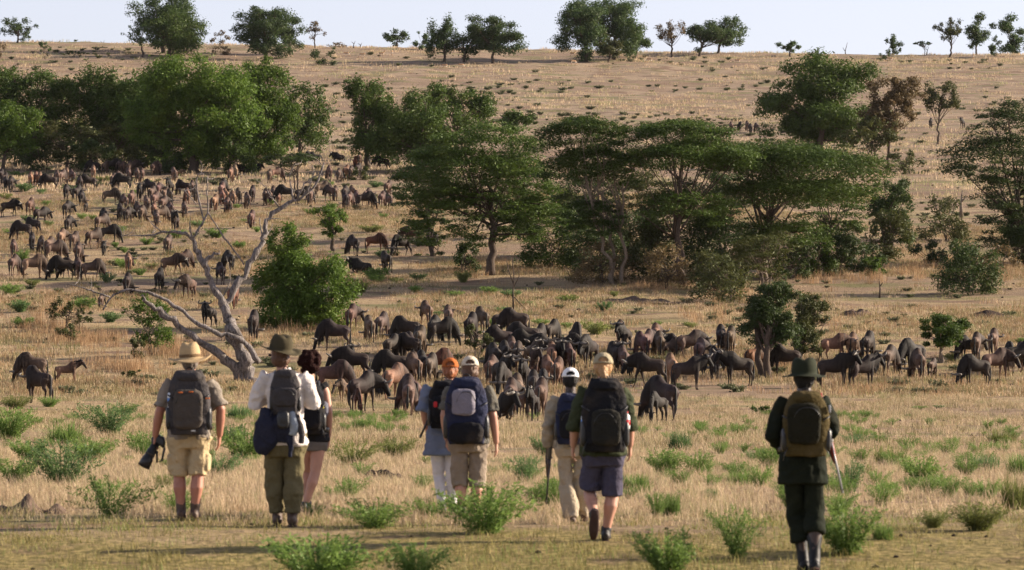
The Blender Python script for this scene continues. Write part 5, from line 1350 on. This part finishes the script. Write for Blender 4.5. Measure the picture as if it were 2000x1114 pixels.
    sp.update(root=root, p=p, s=s, J=J, k=k, at=at, nb=nb, jj=j, wsh=wsh)
    return sp

# ------------------------------------------------------------------ backpacks
def pack(sp, box, label, mat, mat2, thick=.18, lid=True, pocket=None, extra=None, y0=None, cut_low=False, hip_belt=True):
    """box: outline x0, y0, x1, y1 in photo pixels, on the walker's back"""
    J, s, k = sp['J'], sp['s'], sp['k']; x0, ya, x1, yb = box
    back = -.115 * sp.get('fat', 1) * k - .012 if y0 is None else y0
    lo, hi = J(x0, yb), J(x1, ya); cx_, cz = (lo[0] + hi[0]) / 2, (lo[2] + hi[2]) / 2; rx, rz = (hi[0] - lo[0]) / 2, (hi[2] - lo[2]) / 2
    org = Vector(sp['p']) + Vector((cx_, back - thick / 2, lo[2]))
    root = empty('backpack', org, 0, label, 'backpack')
    O = np.array([cx_, back - thick / 2, lo[2]])
    def L(v): return np.asarray(v, float) - O
    cy = back - thick / 2
    def fin(mb, nm, mt, w=.012, vox=.011, par=root, dec=.6): return link(nm, fuse(mb, nm, vox, 2, dec, w, (11, 11, 11), int(x0)), mt, par)
    mb = MB(); n = 9
    zz = np.linspace(-1, 1, n); 
    for_w = 1 - .42 * np.clip(zz, 0, 1) ** 2.2 - .16 * np.clip(-zz, 0, 1) ** 3
    mb.ring_loft([L((cx_, cy, cz + rz * z * .97)) for z in zz], rx * for_w, thick / 2 * (1 - .34 * zz ** 2 - .14 * zz), 26, 2.6)
    fin(mb, 'pack_body', mat, .016)
    pk = pocket or dict(z0=-.75, z1=.35, w=.72)
    mb = MB(); pc = cz + rz * (pk['z0'] + pk['z1']) / 2
    mb.sq(L((cx_ + pk.get('dx', 0) * rx, back - thick * .98, pc)), (rx * pk['w'], thick * .26, rz * (pk['z1'] - pk['z0']) / 2), .42, 26, 16)
    pko = fin(mb, 'front_pocket', mat2, .014)
    za = np.linspace(-1, 1, 13); b = MB().tube([L((cx_ + rx * pk['w'] * .82 * q, back - thick * 1.24, pc + rz * (pk['z1'] - pk['z0']) * .40 - abs(q) ** 3 * rz * .30)) for q in za], .005, 5); link('zip', b.mesh('zip'), BLACKP, pko)
    if lid:
        mb = MB(); mb.sq(L((cx_, cy - thick * .05, cz + rz * .78)), (rx * .66, thick * .46, rz * .19), .8, 22, 12); fin(mb, 'top_lid', mat, .012)
        link('haul_loop', MB().tube([L((cx_ + rx * .18 * math.cos(a), back - .01, cz + rz * .96 + .035 * math.sin(a))) for a in np.linspace(0, math.pi, 9)], .006, 6).mesh('haul_loop'), BLACKP, root)
    for sg in (-1, 1):
        mb = MB(); mb.sq(L((cx_ + sg * rx * .93, cy + .01, cz - rz * .48)), (rx * .16, thick * .36, rz * .36), .6); fin(mb, 'side_pocket', BLACKP, .008)
        sh = sp['jj']['shl' if sg < 0 else 'shr']; nb = sp['nb']
        st = np.array([nb[0] * .45 + sh[0] * .55, 0, max(sh[2], nb[2]) + .035 * k]); st[2] = nb[2] - .005 + .03 * k
        fr = .125 * sp.get('fat', 1) * k
        pts = [(cx_ + sg * rx * .45, back - .01, cz + rz * .72), (st[0], -.085 * k, st[2] - .005), (st[0], -.01, st[2] + .016), (st[0], .07 * k, st[2] - .025), (st[0] * 1.02, fr + .012, st[2] - .14 * k), (st[0] * 1.08, fr + .012, st[2] - .28 * k), (st[0] * 1.3, .05, cz - rz * .15), (cx_ + sg * rx * .9, back - .01, cz - rz * .55)]
        P = np.array([L(q) for q in pts]); t = np.linspace(0, len(P) - 1, 30); P = np.stack([np.interp(t, np.arange(len(P)), P[:, i]) for i in range(3)], 1)
        for _ in range(3): P[1:-1] = (P[:-2] + 2 * P[1:-1] + P[2:]) / 4
        link('shoulder_strap', MB().tube(P, np.stack([np.full(30, .026), np.full(30, .010)], 1) * k, 8, ref=(0, 1, 0)).mesh('shoulder_strap'), BLACKP if extra is None else extra, root)
        # compression strap and loose webbing end
        b = MB().tube([L((cx_ + sg * rx * .98, cy + thick * .2, cz + rz * .25)), L((cx_ + sg * rx * .96, cy - thick * .3, cz + rz * .22)), L((cx_ + sg * rx * .7, back - thick * 1.06, cz + rz * .12))], [(.012, .004)] * 3, 6); link('compression_strap', b.mesh('compression_strap'), BLACKP, root)
        b = MB().tube([L((cx_ + sg * rx * .8, back - thick * .9, cz - rz * .7)), L((cx_ + sg * rx * .95, back - thick * .92, cz - rz * .9)), L((cx_ + sg * rx * 1.0, back - thick * .8, cz - rz * 1.1))], [(.010, .003)] * 3, 6); link('webbing_end', b.mesh('webbing_end'), BLACKP, root)
    if hip_belt:
        h0 = sp['at'](.12); fr = .135 * sp.get('fat', 1) * k; a = np.linspace(-.5 * math.pi, 1.5 * math.pi, 40)
        w_ = .198 * sp.get('fat', 1) * k
        link('hip_belt', MB().tube([L((h0[0] + w_ * math.cos(q), fr * math.sin(q) * 1.12, cz - rz * .78)) for q in a], [(.008, .024)] * 40, 8).mesh('hip_belt'), BLACKP, root)
    sp['pack'] = dict(L=L, root=root, cx=cx_, cz=cz, rx=rx, rz=rz, back=back, thick=thick, cy=cy)
    return root
def bottle(sp, px, py, label, col, h=.2):
    q = sp['J'](px, py, sp['pack']['cy'] - .01)
    root = empty('water_bottle', Vector(sp['p']) + Vector(q), 0, label, 'bottle')
    r = .034
    link('bottle_body', MB().ring_loft([(0, 0, z) for z in (0, .005, h * .55, h * .72, h * .82, h * .86)], [r * .9, r, r, r * .95, r * .5, r * .42], [r * .9, r, r, r * .95, r * .5, r * .42], 16).mesh('bottle_body'), col[0], root)
    link('bottle_label', MB().ring_loft([(0, 0, h * .22), (0, 0, h * .5)], [r * 1.02] * 2, [r * 1.02] * 2, 16).mesh('bottle_label'), col[1], root)
    link('bottle_cap', MB().ring_loft([(0, 0, h * .86), (0, 0, h * .96)], [r * .48] * 2, [r * .48] * 2, 12).mesh('bottle_cap'), col[1], root)
BOT = (fabric('bottle_clear', (.62, .66, .70), .15, .1, 10, None, .6), fabric('bottle_blue', (.10, .25, .60), .4, .1, 10))
BOT2 = (fabric('bottle_white', (.7, .7, .7), .3, .1, 10, None, .5), fabric('bottle_red', (.55, .03, .035), .4, .1, 10))

# 1 - man in a straw hat, shorts, camera in hand
M_TAN = cloth('tan_grey_tee', (.235, .200, .165)); M_KHAKI = cloth('khaki_cargo', (.46, .36, .215), .16); M_STRAW = fabric('straw_weave', (.42, .30, .165), .8, .25, 14, None, .2, .8, 140, .004)
P1 = person(dict(x=369, fy=1018, top=668, hat_h=.035, fat=1.12, skin='sun', label='man in wide straw hat, khaki shorts and grey pack',
    j=dict(head=(371, 705), shl=(334, 752), shr=(408, 752), ell=(312, 805, -.03), elr=(431, 800, -.03), wrl=(302, 853, .04), wrr=(428, 852, .03), hipl=(350, 858), hipr=(389, 858), knl=(350, 935, .02), knr=(386, 935, -.03), anl=(354, 1000, .0), anr=(381, 1000, -.02)),
    shirt=dict(mat=M_TAN, sleeve=.47, ease=.026, cuff=.012), legs=dict(mat=M_KHAKI, hem=928, ease=.036, flare=.012, pocket=True, name='shorts'), shoe=dict(mat=LEATHER, shaft=.09, k=1.05, sock=(.14, cloth('sock_brown', (.10, .055, .045)))),
    hair=dict(style='short', col='grey'), hat=dict(kind='brim', mat=M_STRAW, w=.95, curl=.012, droop=.05, h=.135, k=1.12, roll=-.06, band=fabric('hat_band_brown', (.16, .10, .05))), curll=.75, haxl=(-.15, .1, -1)))
PK_GREY = cloth('pack_charcoal', (.055, .050, .052)); PK_GREY2 = cloth('pack_grey_panel', (.075, .064, .056)); PK_BLACK = cloth('pack_black', (.014, .014, .017)); PK_NAVY = cloth('pack_navy', (.022, .026, .055)); PK_LAV = cloth('pack_lavender_grey', (.20, .185, .225))
pack(P1, (331, 722, 413, 850), 'dark grey daypack with orange tabs on the straw-hatted man', PK_GREY, PK_GREY2, .19, pocket=dict(z0=-.80, z1=.40, w=.70))
bottle(P1, 337, 797, 'clear water bottle with blue label in the straw-hatted man\'s pack', BOT)
# tabs on the pack
ORANGE = fabric('orange_tab', (.65, .17, .04)); WHITE_T = fabric('white_print', (.7, .7, .7))
q = P1['pack']
for (dx, dz, m_, nm) in ((-.35, .30, ORANGE, 'zip_pull'), (.15, .32, ORANGE, 'zip_pull'), (.92, .12, ORANGE, 'zip_pull'), (.25, -.86, WHITE_T, 'brand_tab')):
    link(nm, MB().sq(q['L']((q['cx'] + dx * q['rx'], q['back'] - q['thick'] * (1.22 if abs(dx) < .5 and dz > 0 else 1.0), q['cz'] + dz * q['rz'])), (.022, .012, .007), .4).mesh(nm), m_, q['root'])
# camera with a long lens hanging from his hand
def camera_prop():
    a = P1['J'](302, 862, .05); c = P1['J'](296, 912, .0)
    o = Vector(P1['p']) + Vector(c); root = empty('camera', o, 0, 'black camera with long lens hanging from the straw-hatted man\'s hand', 'camera')
    A = P1['J'](306, 862, .06) - c; T = P1['J'](284, 904, .02) - c; d = unit(T - A)
    link('camera_body', fuse(MB().sq(A + [.008, 0, 0], (.070, .040, .050), .45).sq(A + np.array([.0, 0, .048]), (.03, .035, .022), .5).sq(A + [.06, 0, -.02], (.022, .045, .05), .5), 'camera_body', .008, 1, .6), BLACKP, root)
    ln = link('lens', MB().tube([A + d * .02, A + d * .10, A + d * .11, A + d * .19, A + d * .20, A + d * .30], [.042, .042, .048, .050, .058, .064], 18).mesh('lens'), BLACKP, root)
    link('lens_glass', MB().tube([A + d * .296, A + d * .302], [.055, .05], 18).mesh('lens_glass'), BOOT_SHINE, ln)
    link('lens_ring', MB().tube([A + d * .15, A + d * .165], [.0515, .0515], 18).mesh('lens_ring'), PK_GREY2, ln)
    link('neck_strap', MB().tube([A + [.05, 0, .04], A + [.075, -.03, -.08], A + [.05, -.03, -.2], A + [.0, -.03, -.22], A + [-.0, -.03, -.10]], [(.012, .003)] * 5, 6).mesh('neck_strap'), BLACKP, root)
camera_prop()

# 2 - woman in a dark felt hat, white shirt, olive trousers
M_WHITE = cloth('white_shirt', (.66, .60, .57), .08); M_OLIVE = cloth('olive_trousers', (.125, .105, .055), .2); M_FELT = fabric('felt_dark_olive', (.060, .050, .030), .9, .3, 10, None, .1, .5, 80, .004)
P2 = person(dict(x=554, fy=1029, top=649, hat_h=.015, fat=1.08, fem=True, skin='pale', label='tall woman in dark felt hat, white shirt and olive trousers',
    j=dict(head=(548, 690), shl=(520, 735), shr=(592, 735), ell=(497, 790, .0), elr=(612, 790, .0), wrl=(520, 770, .22), wrr=(590, 772, .22), hipl=(536, 870), hipr=(575, 870), knl=(536, 945, .05), knr=(574, 945, -.04), anl=(541, 1010, .06), anr=(571, 1010, -.05)),
    shirt=dict(mat=M_WHITE, sleeve=1.0, ease=.020, cuff=.010, collar=True), legs=dict(mat=M_OLIVE, hem=1000, ease=.026, high=.34), shoe=dict(mat=LEATHER, shaft=.12, k=1.05),
    hair=dict(style='bob', col='brown'), hat=dict(kind='brim', mat=M_FELT, w=.84, curl=.02, droop=.02, h=.125, k=1.1, yaw=.5, tilt=.16, roll=.10), haxl=(.3, .6, .5), haxr=(-.3, .6, .5), curll=.8, curlr=.8, hnl=(1, 0, 0), hnr=(-1, 0, 0)))
pack(P2, (531, 722, 588, 812), 'small dark grey pack on the woman in white shirt', PK_GREY, PK_GREY, .13, pocket=dict(z0=-.6, z1=.2, w=.8), hip_belt=False)
# jacket and waist bag slung under that pack
def waist_bundle():
    J = P2['J']; o = Vector(P2['p']) + Vector(J(556, 880, -.25)); O = J(556, 880, -.25)
    root = empty('waist_bag', o, 0, 'navy waist bag with tied jacket hanging at the white-shirted woman\'s hips', 'bag')
    L = lambda px, py, y: J(px, py, y) - O
    M_NAVY = cloth('jacket_navy', (.024, .026, .045)); M_GRB = cloth('bag_grey_blue', (.30, .34, .40))
    mb = MB(); mb.tube([L(528, 800, -.17), L(522, 830, -.20), L(520, 862, -.19), L(512, 885, -.16)], [(.08, .05), (.11, .075), (.11, .07), (.05, .04)], 12, ref=(0, 1, 0))
    mb.tube([L(560, 800, -.18), L(557, 830, -.22), L(555, 862, -.19)], [(.09, .05), (.12, .06), (.06, .03)], 12, ref=(0, 1, 0))
    link('jacket', fuse(mb, 'jacket', .012, 2, .6, .03, (9, 9, 7), 5), M_NAVY, root)
    mb = MB(); mb.sq(L(556, 820, -.29), (.062, .04, .085), .6); link('camera_pouch', fuse(mb, 'camera_pouch', .010, 2, .7, .008), BLACKP, root)
    mb = MB(); mb.tube([L(572, 805, -.24), L(577, 830, -.26), L(574, 850, -.24)], [(.035, .03), (.05, .03), (.045, .02)], 10, ref=(0, 1, 0)); link('grey_cloth', fuse(mb, 'grey_cloth', .010, 2, .7, .012), M_GRB, root)
    link('sleeve', fuse(MB().tube([L(575, 800, -.23), L(587, 825, -.25), L(592, 850, -.24), L(590, 866, -.23)], [.022, .028, .036, .030], 10), 'sleeve', .010, 2, .7, .012), PK_GREY, root)
    link('sleeve', fuse(MB().tube([L(566, 850, -.22), L(570, 872, -.22), L(569, 892, -.21)], [.04, .03, .018], 10), 'sleeve', .010, 2, .7, .012), M_NAVY, root)
waist_bundle()

# 3 - woman with curly hair ahead of her
M_BLACKT = cloth('black_vest', (.020, .019, .021)); M_GREYSH = cloth('grey_shorts', (.155, .140, .135))
P3 = person(dict(x=610, fy=1006, top=679, hat_h=.045, fem=True, skin='pale', label='woman with curly dark-red hair, black vest and grey shorts',
    j=dict(head=(604, 711), shl=(578, 752), shr=(632, 752), ell=(574, 800), elr=(642, 806, -.03), wrl=(578, 850, .06), wrr=(641, 855, .05), hipl=(592, 862), hipr=(622, 862), knl=(597, 925, .08), knr=(616, 925, -.06), anl=(600, 988, .0), anr=(596, 990, -.12)),
    shirt=dict(mat=M_BLACKT, sleeve=.10, ease=.012), legs=dict(mat=M_GREYSH, hem=864 + 6, hemr=872, heml=872, ease=.030, flare=.01, name='shorts'), shoe=dict(mat=SHOE_BLACK, shaft=.05), hair=dict(style='curly', col='dark_red'), ftr=(.1, .75, -.65)))
pack(P3, (588, 752, 636, 850), 'black pack with yellow tab on the curly-haired woman', PK_BLACK, PK_BLACK, .17)
q = P3['pack']; link('yellow_tab', MB().sq(q['L']((q['cx'] + .85 * q['rx'], q['back'] - q['thick'] * .75, q['cz'] + .1 * q['rz'])), (.012, .012, .012), .6).mesh('yellow_tab'), fabric('yellow_tab', (.6, .5, .05)), q['root'])
def armband():
    c = P3['J'](640, 797, -.03); o = empty('arm_bag', Vector(P3['p']) + Vector(c) + Vector((0, 0, -.12)), 0, 'small grey shoulder bag under the curly-haired woman\'s arm', 'bag')
    mb = MB(); mb.sq((-.045, -.02, .10), (.055, .06, .085), .6); link('bag_body', fuse(mb, 'bag_body', .010, 2, .7, .01), cloth('bag_slate', (.16, .16, .20)), o)
    link('bag_strap', MB().tube([(-.045, 0, .17), (-.075, .0, .30), (-.12, .02, .40)], [(.012, .004)] * 3, 6).mesh('bag_strap'), BLACKP, o)
armband()

# 4 - woman in an orange cap, blue tunic, white leggings
M_BLUE = cloth('blue_grey_tunic', (.155, .185, .265)); M_LEG = cloth('white_leggings', (.66, .64, .68), .06)
P4 = person(dict(x=862, fy=1006, top=692, hat_h=.0, fem=True, fat=.98, skin='pale', label='woman in orange cap, blue-grey tunic and white leggings',
    j=dict(head=(879, 722), shl=(838, 760), shr=(896, 760), ell=(828, 806, .0), elr=(904, 806), wrl=(836, 846, .12), wrr=(900, 850, .05), hipl=(852, 862), hipr=(884, 862), knl=(857, 930, .05), knr=(882, 930, .0), anl=(864, 990, .0), anr=(884, 990, .12)),
    shirt=dict(mat=M_BLUE, sleeve=.50, ease=.034, cuff=.016, low=-.2, hem=[.165, .19, .215, .235], hemf=[.35, .12, -.12, -.26]), legs=dict(mat=M_LEG, hem=985, ease=.008, wr=.008), shoe=dict(mat=SHOE_BLACK, shaft=.05), hair=dict(style='bun', col='ginger'), hat=dict(kind='cap', mat=cloth('orange_cap', (.40, .115, .032)))))
pack(P4, (838, 742, 898, 838), 'black pack on the orange-capped woman', PK_BLACK, PK_BLACK, .18)
q = P4['pack']; link('red_patch', MB().sq(q['L']((q['cx'] - .55 * q['rx'], q['back'] - q['thick'] * 1.25, q['cz'] + .0 * q['rz'])), (.02, .01, .03), .4).mesh('red_patch'), BOT2[1], q['root'])
def trekking_pole():
    a = P4['J'](840, 812, -.1); b = P4['J'](823, 850, -.12); o = empty('folded_pole', Vector(P4['p']) + Vector(b), 0, 'short dark folded pole strapped beside the orange-capped woman\'s pack', 'pole')
    link('shaft', MB().tube([(0, 0, 0), a - b], .012, 8).mesh('shaft'), BLACKP, o); link('tip', MB().tube([(0, 0, -.0), (-.012, 0, -.03)], [.016, .010], 8).mesh('tip'), METAL_D, o)
trekking_pole()

# 5 - woman in a white cap, olive tee, khaki capris
M_OTEE = cloth('olive_grey_tee', (.120, .112, .095)); M_CAPRI = cloth('khaki_capri', (.255, .205, .160))
P5 = person(dict(x=915, fy=1010, top=687, hat_h=.0, fem=True, fat=1.08, skin='pale', label='woman in pale cap and scarf, olive tee and khaki capris',
    j=dict(head=(918, 719), shl=(883, 762), shr=(950, 762), ell=(868, 812, .0), elr=(963, 814, -.02), wrl=(872, 858, .10), wrr=(969, 866, .04), hipl=(896, 866), hipr=(934, 866), knl=(898, 940, .02), knr=(932, 940, .03), anl=(903, 998, -.02), anr=(929, 998, .04)),
    shirt=dict(mat=M_OTEE, sleeve=.42, ease=.026, cuff=.012), legs=dict(mat=M_CAPRI, hem=952, ease=.020, flare=.004, name='capris'), shoe=dict(mat=LEATHER, shaft=.07), hair=dict(style='bob', col='brown'), hat=dict(kind='cap', mat=cloth('cream_cap', (.58, .50, .40), .1)), scarf=cloth('lilac_scarf', (.42, .38, .42))))
pack(P5, (870, 735, 952, 868), 'navy pack with lavender-grey pocket on the pale-capped woman', PK_NAVY, PK_LAV, .20, pocket=dict(z0=-.15, z1=.62, w=.55, dx=-.12), extra=PK_NAVY)
q = P5['pack']; link('lower_pouch', fuse(MB().sq(q['L']((q['cx'], q['back'] - q['thick'] * .85, q['cz'] - .66 * q['rz'])), (q['rx'] * .82, q['thick'] * .42, q['rz'] * .32), .6), 'lower_pouch', .011, 2, .6, .014), PK_BLACK, q['root'])
bottle(P5, 946, 846, 'clear bottle with blue label in the navy pack', BOT, .18)

# 6 - guard in a white cap with a rifle
M_SAND = cloth('sand_shirt', (.30, .255, .195)); M_STONE = cloth('stone_trousers', (.36, .30, .22), .18)
P6 = person(dict(x=1112, fy=1024, top=711, hat_h=.0, fat=.98, skin='dark', label='guard in white cap and tan clothes carrying a rifle muzzle-down',
    j=dict(head=(1114, 741), shl=(1086, 782), shr=(1144, 782), ell=(1071, 830, -.02), elr=(1152, 832), wrl=(1071, 876, .08), wrr=(1148, 876, .10), hipl=(1102, 876), hipr=(1132, 876), knl=(1106, 948, .04), knr=(1134, 945, .06), anl=(1117, 1010, .0), anr=(1142, 1004, .22)),
    shirt=dict(mat=M_SAND, sleeve=.94, ease=.022, cuff=.006, collar=True), legs=dict(mat=M_STONE, hem=1014, heml=1016, hemr=1010, ease=.030, flare=.012), shoe=dict(mat=LEATHER, shaft=.05), hair=dict(style='short', col='black'), hat=dict(kind='cap', mat=cloth('white_cap', (.78, .78, .80), .04)), haxl=(-.05, .3, -1), curll=.85, hnl=(1, .1, 0)))
pack(P6, (1085, 768, 1142, 868), 'small navy pack on the white-capped guard', PK_NAVY, PK_BLACK, .15)
def rifle(sp, a, b, label, wood, metal, y=.1, mag=False, sc=1.0):
    """a butt and b muzzle as photo pixels"""
    J = sp['J']; A = J(a[0], a[1], a[2] if len(a) > 2 else y); B = J(b[0], b[1], b[2] if len(b) > 2 else y); d = unit(B - A); Ln = np.linalg.norm(B - A)
    root = empty('rifle', Vector(sp['p']) + Vector(B), 0, label, 'rifle'); A = A - B; O = A
    f = lambda t, u=0.0: O + d * Ln * t + up * u
    sd = unit(np.cross(d, [0, 1, 0])); up = np.cross(sd, d); up = unit(np.array([.25, -.9, .1]) - d * np.dot([.25, -.9, .1], d))
    link('stock', MB().tube([f(0, -.03), f(.10, -.022), f(.22, -.008), f(.27, 0)], [(.022, .062), (.021, .050), (.020, .034), (.018, .026)], 10, ref=up).mesh('stock'), wood, root)
    rc = link('receiver', MB().tube([f(.25), f(.28), f(.47), f(.49)], [(.016, .026), (.022, .036), (.022, .036), (.016, .026)], 10, ref=up).mesh('receiver'), metal, root)
    link('trigger_guard', MB().tube([f(.30, -.03), f(.33, -.055), f(.37, -.055), f(.39, -.03)], .004, 6).mesh('trigger_guard'), metal, rc)
    link('bolt_handle', MB().tube([f(.36, .01), f(.36, .01) + sd * .05], [.006, .009], 6).mesh('bolt_handle'), metal, rc)
    link('handguard', MB().tube([f(.48, -.008), f(.56, -.006), f(.70, -.004)], [(.020, .028), (.021, .027), (.016, .018)], 10, ref=up).mesh('handguard'), wood, root)
    link('barrel', MB().tube([f(.48, .012), f(.70, .008), f(1.0, .004)], [.011, .0095, .009], 10).mesh('barrel'), METAL_L if metal is METAL_L else METAL_D, root)
    link('front_sight', MB().tube([f(.965, .01), f(.965, .045)], [.006, .003], 6).mesh('front_sight'), METAL_D, root)
    if mag: link('magazine', MB().tube([f(.40, -.03), f(.43, -.11), f(.48, -.19)], [(.012, .030), (.012, .030), (.012, .028)], 8, ref=d).mesh('magazine'), METAL_D, root)
    link('sling', MB().tube([f(.08, -.05), f(.25, -.10), f(.5, -.11), f(.68, -.03)], [(.012, .003)] * 4, 6).mesh('sling'), BLACKP, root)
rifle(P6, (1079, 812, .0), (1067, 986, .14), 'dark wooden rifle held muzzle-down by the white-capped guard', WOOD_BR, METAL_D)

# 7 - woman in a beige cap, green shirt, navy capris, one foot lifted
M_GREENS = cloth('green_shirt', (.042, .050, .026), .2); M_NAVYC = cloth('navy_capri', (.062, .056, .085), .2)
P7 = person(dict(x=1178, fy=1056, top=681, hat_h=.0, fem=True, fat=1.08, skin='pale', label='woman in beige cap, green shirt and navy capris, one foot lifted',
    j=dict(head=(1178, 716), shl=(1142, 765), shr=(1215, 765), ell=(1124, 828, -.02), elr=(1229, 828, -.02), wrl=(1120, 872, .06), wrr=(1231, 872, .05), hipl=(1158, 890), hipr=(1197, 890), knl=(1152, 965, .06), knr=(1196, 968, .0), anl=(1160, 1008, -.20), anr=(1183, 1040, .0)),
    shirt=dict(mat=M_GREENS, sleeve=.68, ease=.024, cuff=.012, collar=True), legs=dict(mat=M_NAVYC, heml=956, hemr=968, hem=962, ease=.026, flare=.006, name='capris', high=.3), shoe=dict(mat=SHOE_BLACK, shaft=.05), hair=dict(style='tail', col='blond'), hat=dict(kind='cap', mat=cloth('beige_cap', (.33, .28, .19), .15)), ftl=(-.05, .30, -.95)))
pack(P7, (1136, 738, 1224, 884), 'large black pack with olive panel on the beige-capped woman', PK_BLACK, cloth('pack_olive_black', (.022, .021, .018)), .20, pocket=dict(z0=-.8, z1=.15, w=.62, dx=.05))
bottle(P7, 1141, 838, 'clear bottle with blue label in the large black pack', BOT, .17)
bottle(P7, 1222, 838, 'white bottle with red band in the large black pack', BOT2, .17)

# 8 - ranger in dark green with a bush hat
M_RANGER = fabric('ranger_green', (.011, .014, .009), .9, .45, 7, (.024, .022, .012), .12, .4, 45, .006); M_RTR = fabric('ranger_camo', (.012, .015, .009), .9, .5, 6, (.028, .030, .016), .12, .4, 45, .006)
P8 = person(dict(x=1567, fy=1122, top=701, hat_h=.0, fat=1.0, skin='dark', label='ranger in dark green uniform and bush hat with olive pack',
    j=dict(head=(1571, 738), shl=(1532, 786), shr=(1607, 786), ell=(1508, 850, -.04), elr=(1626, 840, -.04), wrl=(1535, 880, .20), wrr=(1606, 860, .22), hipl=(1548, 918), hipr=(1589, 918), knl=(1558, 1010, .10), knr=(1591, 1010, -.02), anl=(1571, 1100, .02), anr=(1588, 1102, -.16)),
    shirt=dict(mat=M_RANGER, sleeve=.97, ease=.020, cuff=.006, collar=True, low=-.2, hem=[.185, .19, .195], hemf=[.2, 0, -.2]), legs=dict(mat=M_RTR, hem=1050, heml=1058, hemr=1040, ease=.030, flare=.004), shoe=dict(mat=BOOT_SHINE, shaft=.26, k=1.05), hair=dict(style='short', col='black'),
    hat=dict(kind='brim', mat=fabric('bush_hat', (.020, .024, .013), .9, .35, 9), w=.78, curl=-.022, droop=.028, h=.115, k=1.12), ftr=(.05, .85, -.5), haxl=(.6, .6, .1), haxr=(-.6, .6, .1), curll=.9, curlr=.9))
pack(P8, (1526, 764, 1616, 892), 'olive canvas pack on the ranger', cloth('pack_olive', (.070, .052, .020)), cloth('pack_dark_olive', (.016, .015, .009)), .19, pocket=dict(z0=-.62, z1=.62, w=.70, dx=-.12), extra=M_RANGER)
q = P8['pack']; link('buckle', MB().sq(q['L']((q['cx'] + 1.0 * q['rx'], q['cy'] - .05, q['cz'] + .45 * q['rz'])), (.010, .012, .035), .5).mesh('buckle'), METAL_L, q['root'])
rifle(P8, (1602, 770, .02), (1646, 964, .0), 'red-stocked rifle slung muzzle-down at the ranger\'s side', WOOD_RED, METAL_L, mag=True)

# ------------------------------------------------------------------ thin dusty air over the valley
def haze():
    m = bpy.data.materials.new('dusty_air'); m.use_nodes = True; nt = m.node_tree; nt.nodes.clear()
    o = nt.nodes.new('ShaderNodeOutputMaterial'); v = nt.nodes.new('ShaderNodeVolumePrincipled')
    v.inputs['Color'].default_value = (.88, .90, .95, 1); v.inputs['Density'].default_value = .000016; v.inputs['Anisotropy'].default_value = .2
    nt.links.new(v.outputs[0], o.inputs['Volume'])
    mb = MB().box((-760, -70, -3), (760, 1650, 85))
    tag(link('haze', mb.mesh('haze', False), m), 'thin pale dusty air over the valley', None, kind='stuff')
haze()
# ------------------------------------------------------------------ tell look-alikes apart by the landmark they stand nearest to
def landmark(short, key):
    for o in scene.objects:
        if o.parent is None and key in o.get('label', ''): return (short, o.location.copy())
    return None
LM = [q for q in (landmark(a, b) for a, b in (
    ('straw-hatted man', 'man in wide straw hat'), ('white-shirted woman', 'tall woman in dark felt hat'), ('orange-capped woman', 'woman in orange cap'), ('white-capped guard', 'guard in white cap'),
    ('beige-capped woman', 'woman in beige cap'), ('ranger', 'ranger in dark green'), ('dead tree', 'large bare grey dead tree'), ('feathery bush', 'big bright-green feathery bush'), ('mop-headed tree', 'mop-headed'),
    ('tall forked acacia', 'tall acacia with dark forked'), ('flat-topped acacia', 'widest flat-topped acacia'), ('two-stemmed tree', 'small dark two-stemmed'), ('small round tree', 'small round dense tree'), ('lone calf', 'lone tan wildebeest calf'),
    ('leafless sapling', 'thin leafless sapling'), ('herd sapling', 'thin leafy sapling growing'), ('yellow-green shrub', 'open yellow-green shrub'), ('dark brushy shrub', 'dark brushy shrub on'), ('small flat acacia', 'small dark flat-topped acacia'),
    ('wood\'s tallest tree', 'tallest broad bright-green'), ('wood corner tree', 'small bright green tree at the wood'), ('lone cow', 'cow alone in the straw'), ('dark clods', 'low heap of dark clods'), ('termite mound', 'broad crumbled termite mound'),
    ('fern-like plant', 'fern-like green plant'), ('spiky plant', 'spiky green plant'), ('solid dark bush', 'very dark solid bush'), ('big round hillside tree', 'big round dark-green tree'), ('slender hillside tree', 'slender straight tree'), ('dark grazing-row bush', 'dark little bush beside'),
    ('reddish young wildebeest', 'reddish young wildebeest'), ('thorny ridge tree', 'bare-looking thorny tree'), ('ridge clump of four', 'pale green middle tree'), ('largest ridge tree', 'largest ridge tree'), ('airy ridge tree', 'small flat airy tree'))) if q]
ORD = ['nearest', 'second nearest', 'third nearest', 'fourth nearest', 'fifth nearest', 'sixth nearest', 'seventh nearest', 'eighth nearest', 'ninth nearest', 'tenth nearest', 'eleventh nearest', 'twelfth nearest'] + ['%dth nearest' % n for n in range(13, 60)]
def tell_apart():
    seen = {}
    for o in scene.objects:
        if o.parent is None and o.get('category') and o.get('group'): seen.setdefault(o['label'], []).append(o)
    for lb, obs in seen.items():
        per = {}
        for o in obs:
            d, nm = min(((o.location - p).length, n) for n, p in LM)
            per.setdefault(nm, []).append((d, o))
        for nm, L in per.items():
            L.sort(key=lambda q: q[0])
            for i, (d, o) in enumerate(L): o['label'] = '%s, %s the %s' % (lb, ORD[min(i, len(ORD) - 1)], nm)
tell_apart()
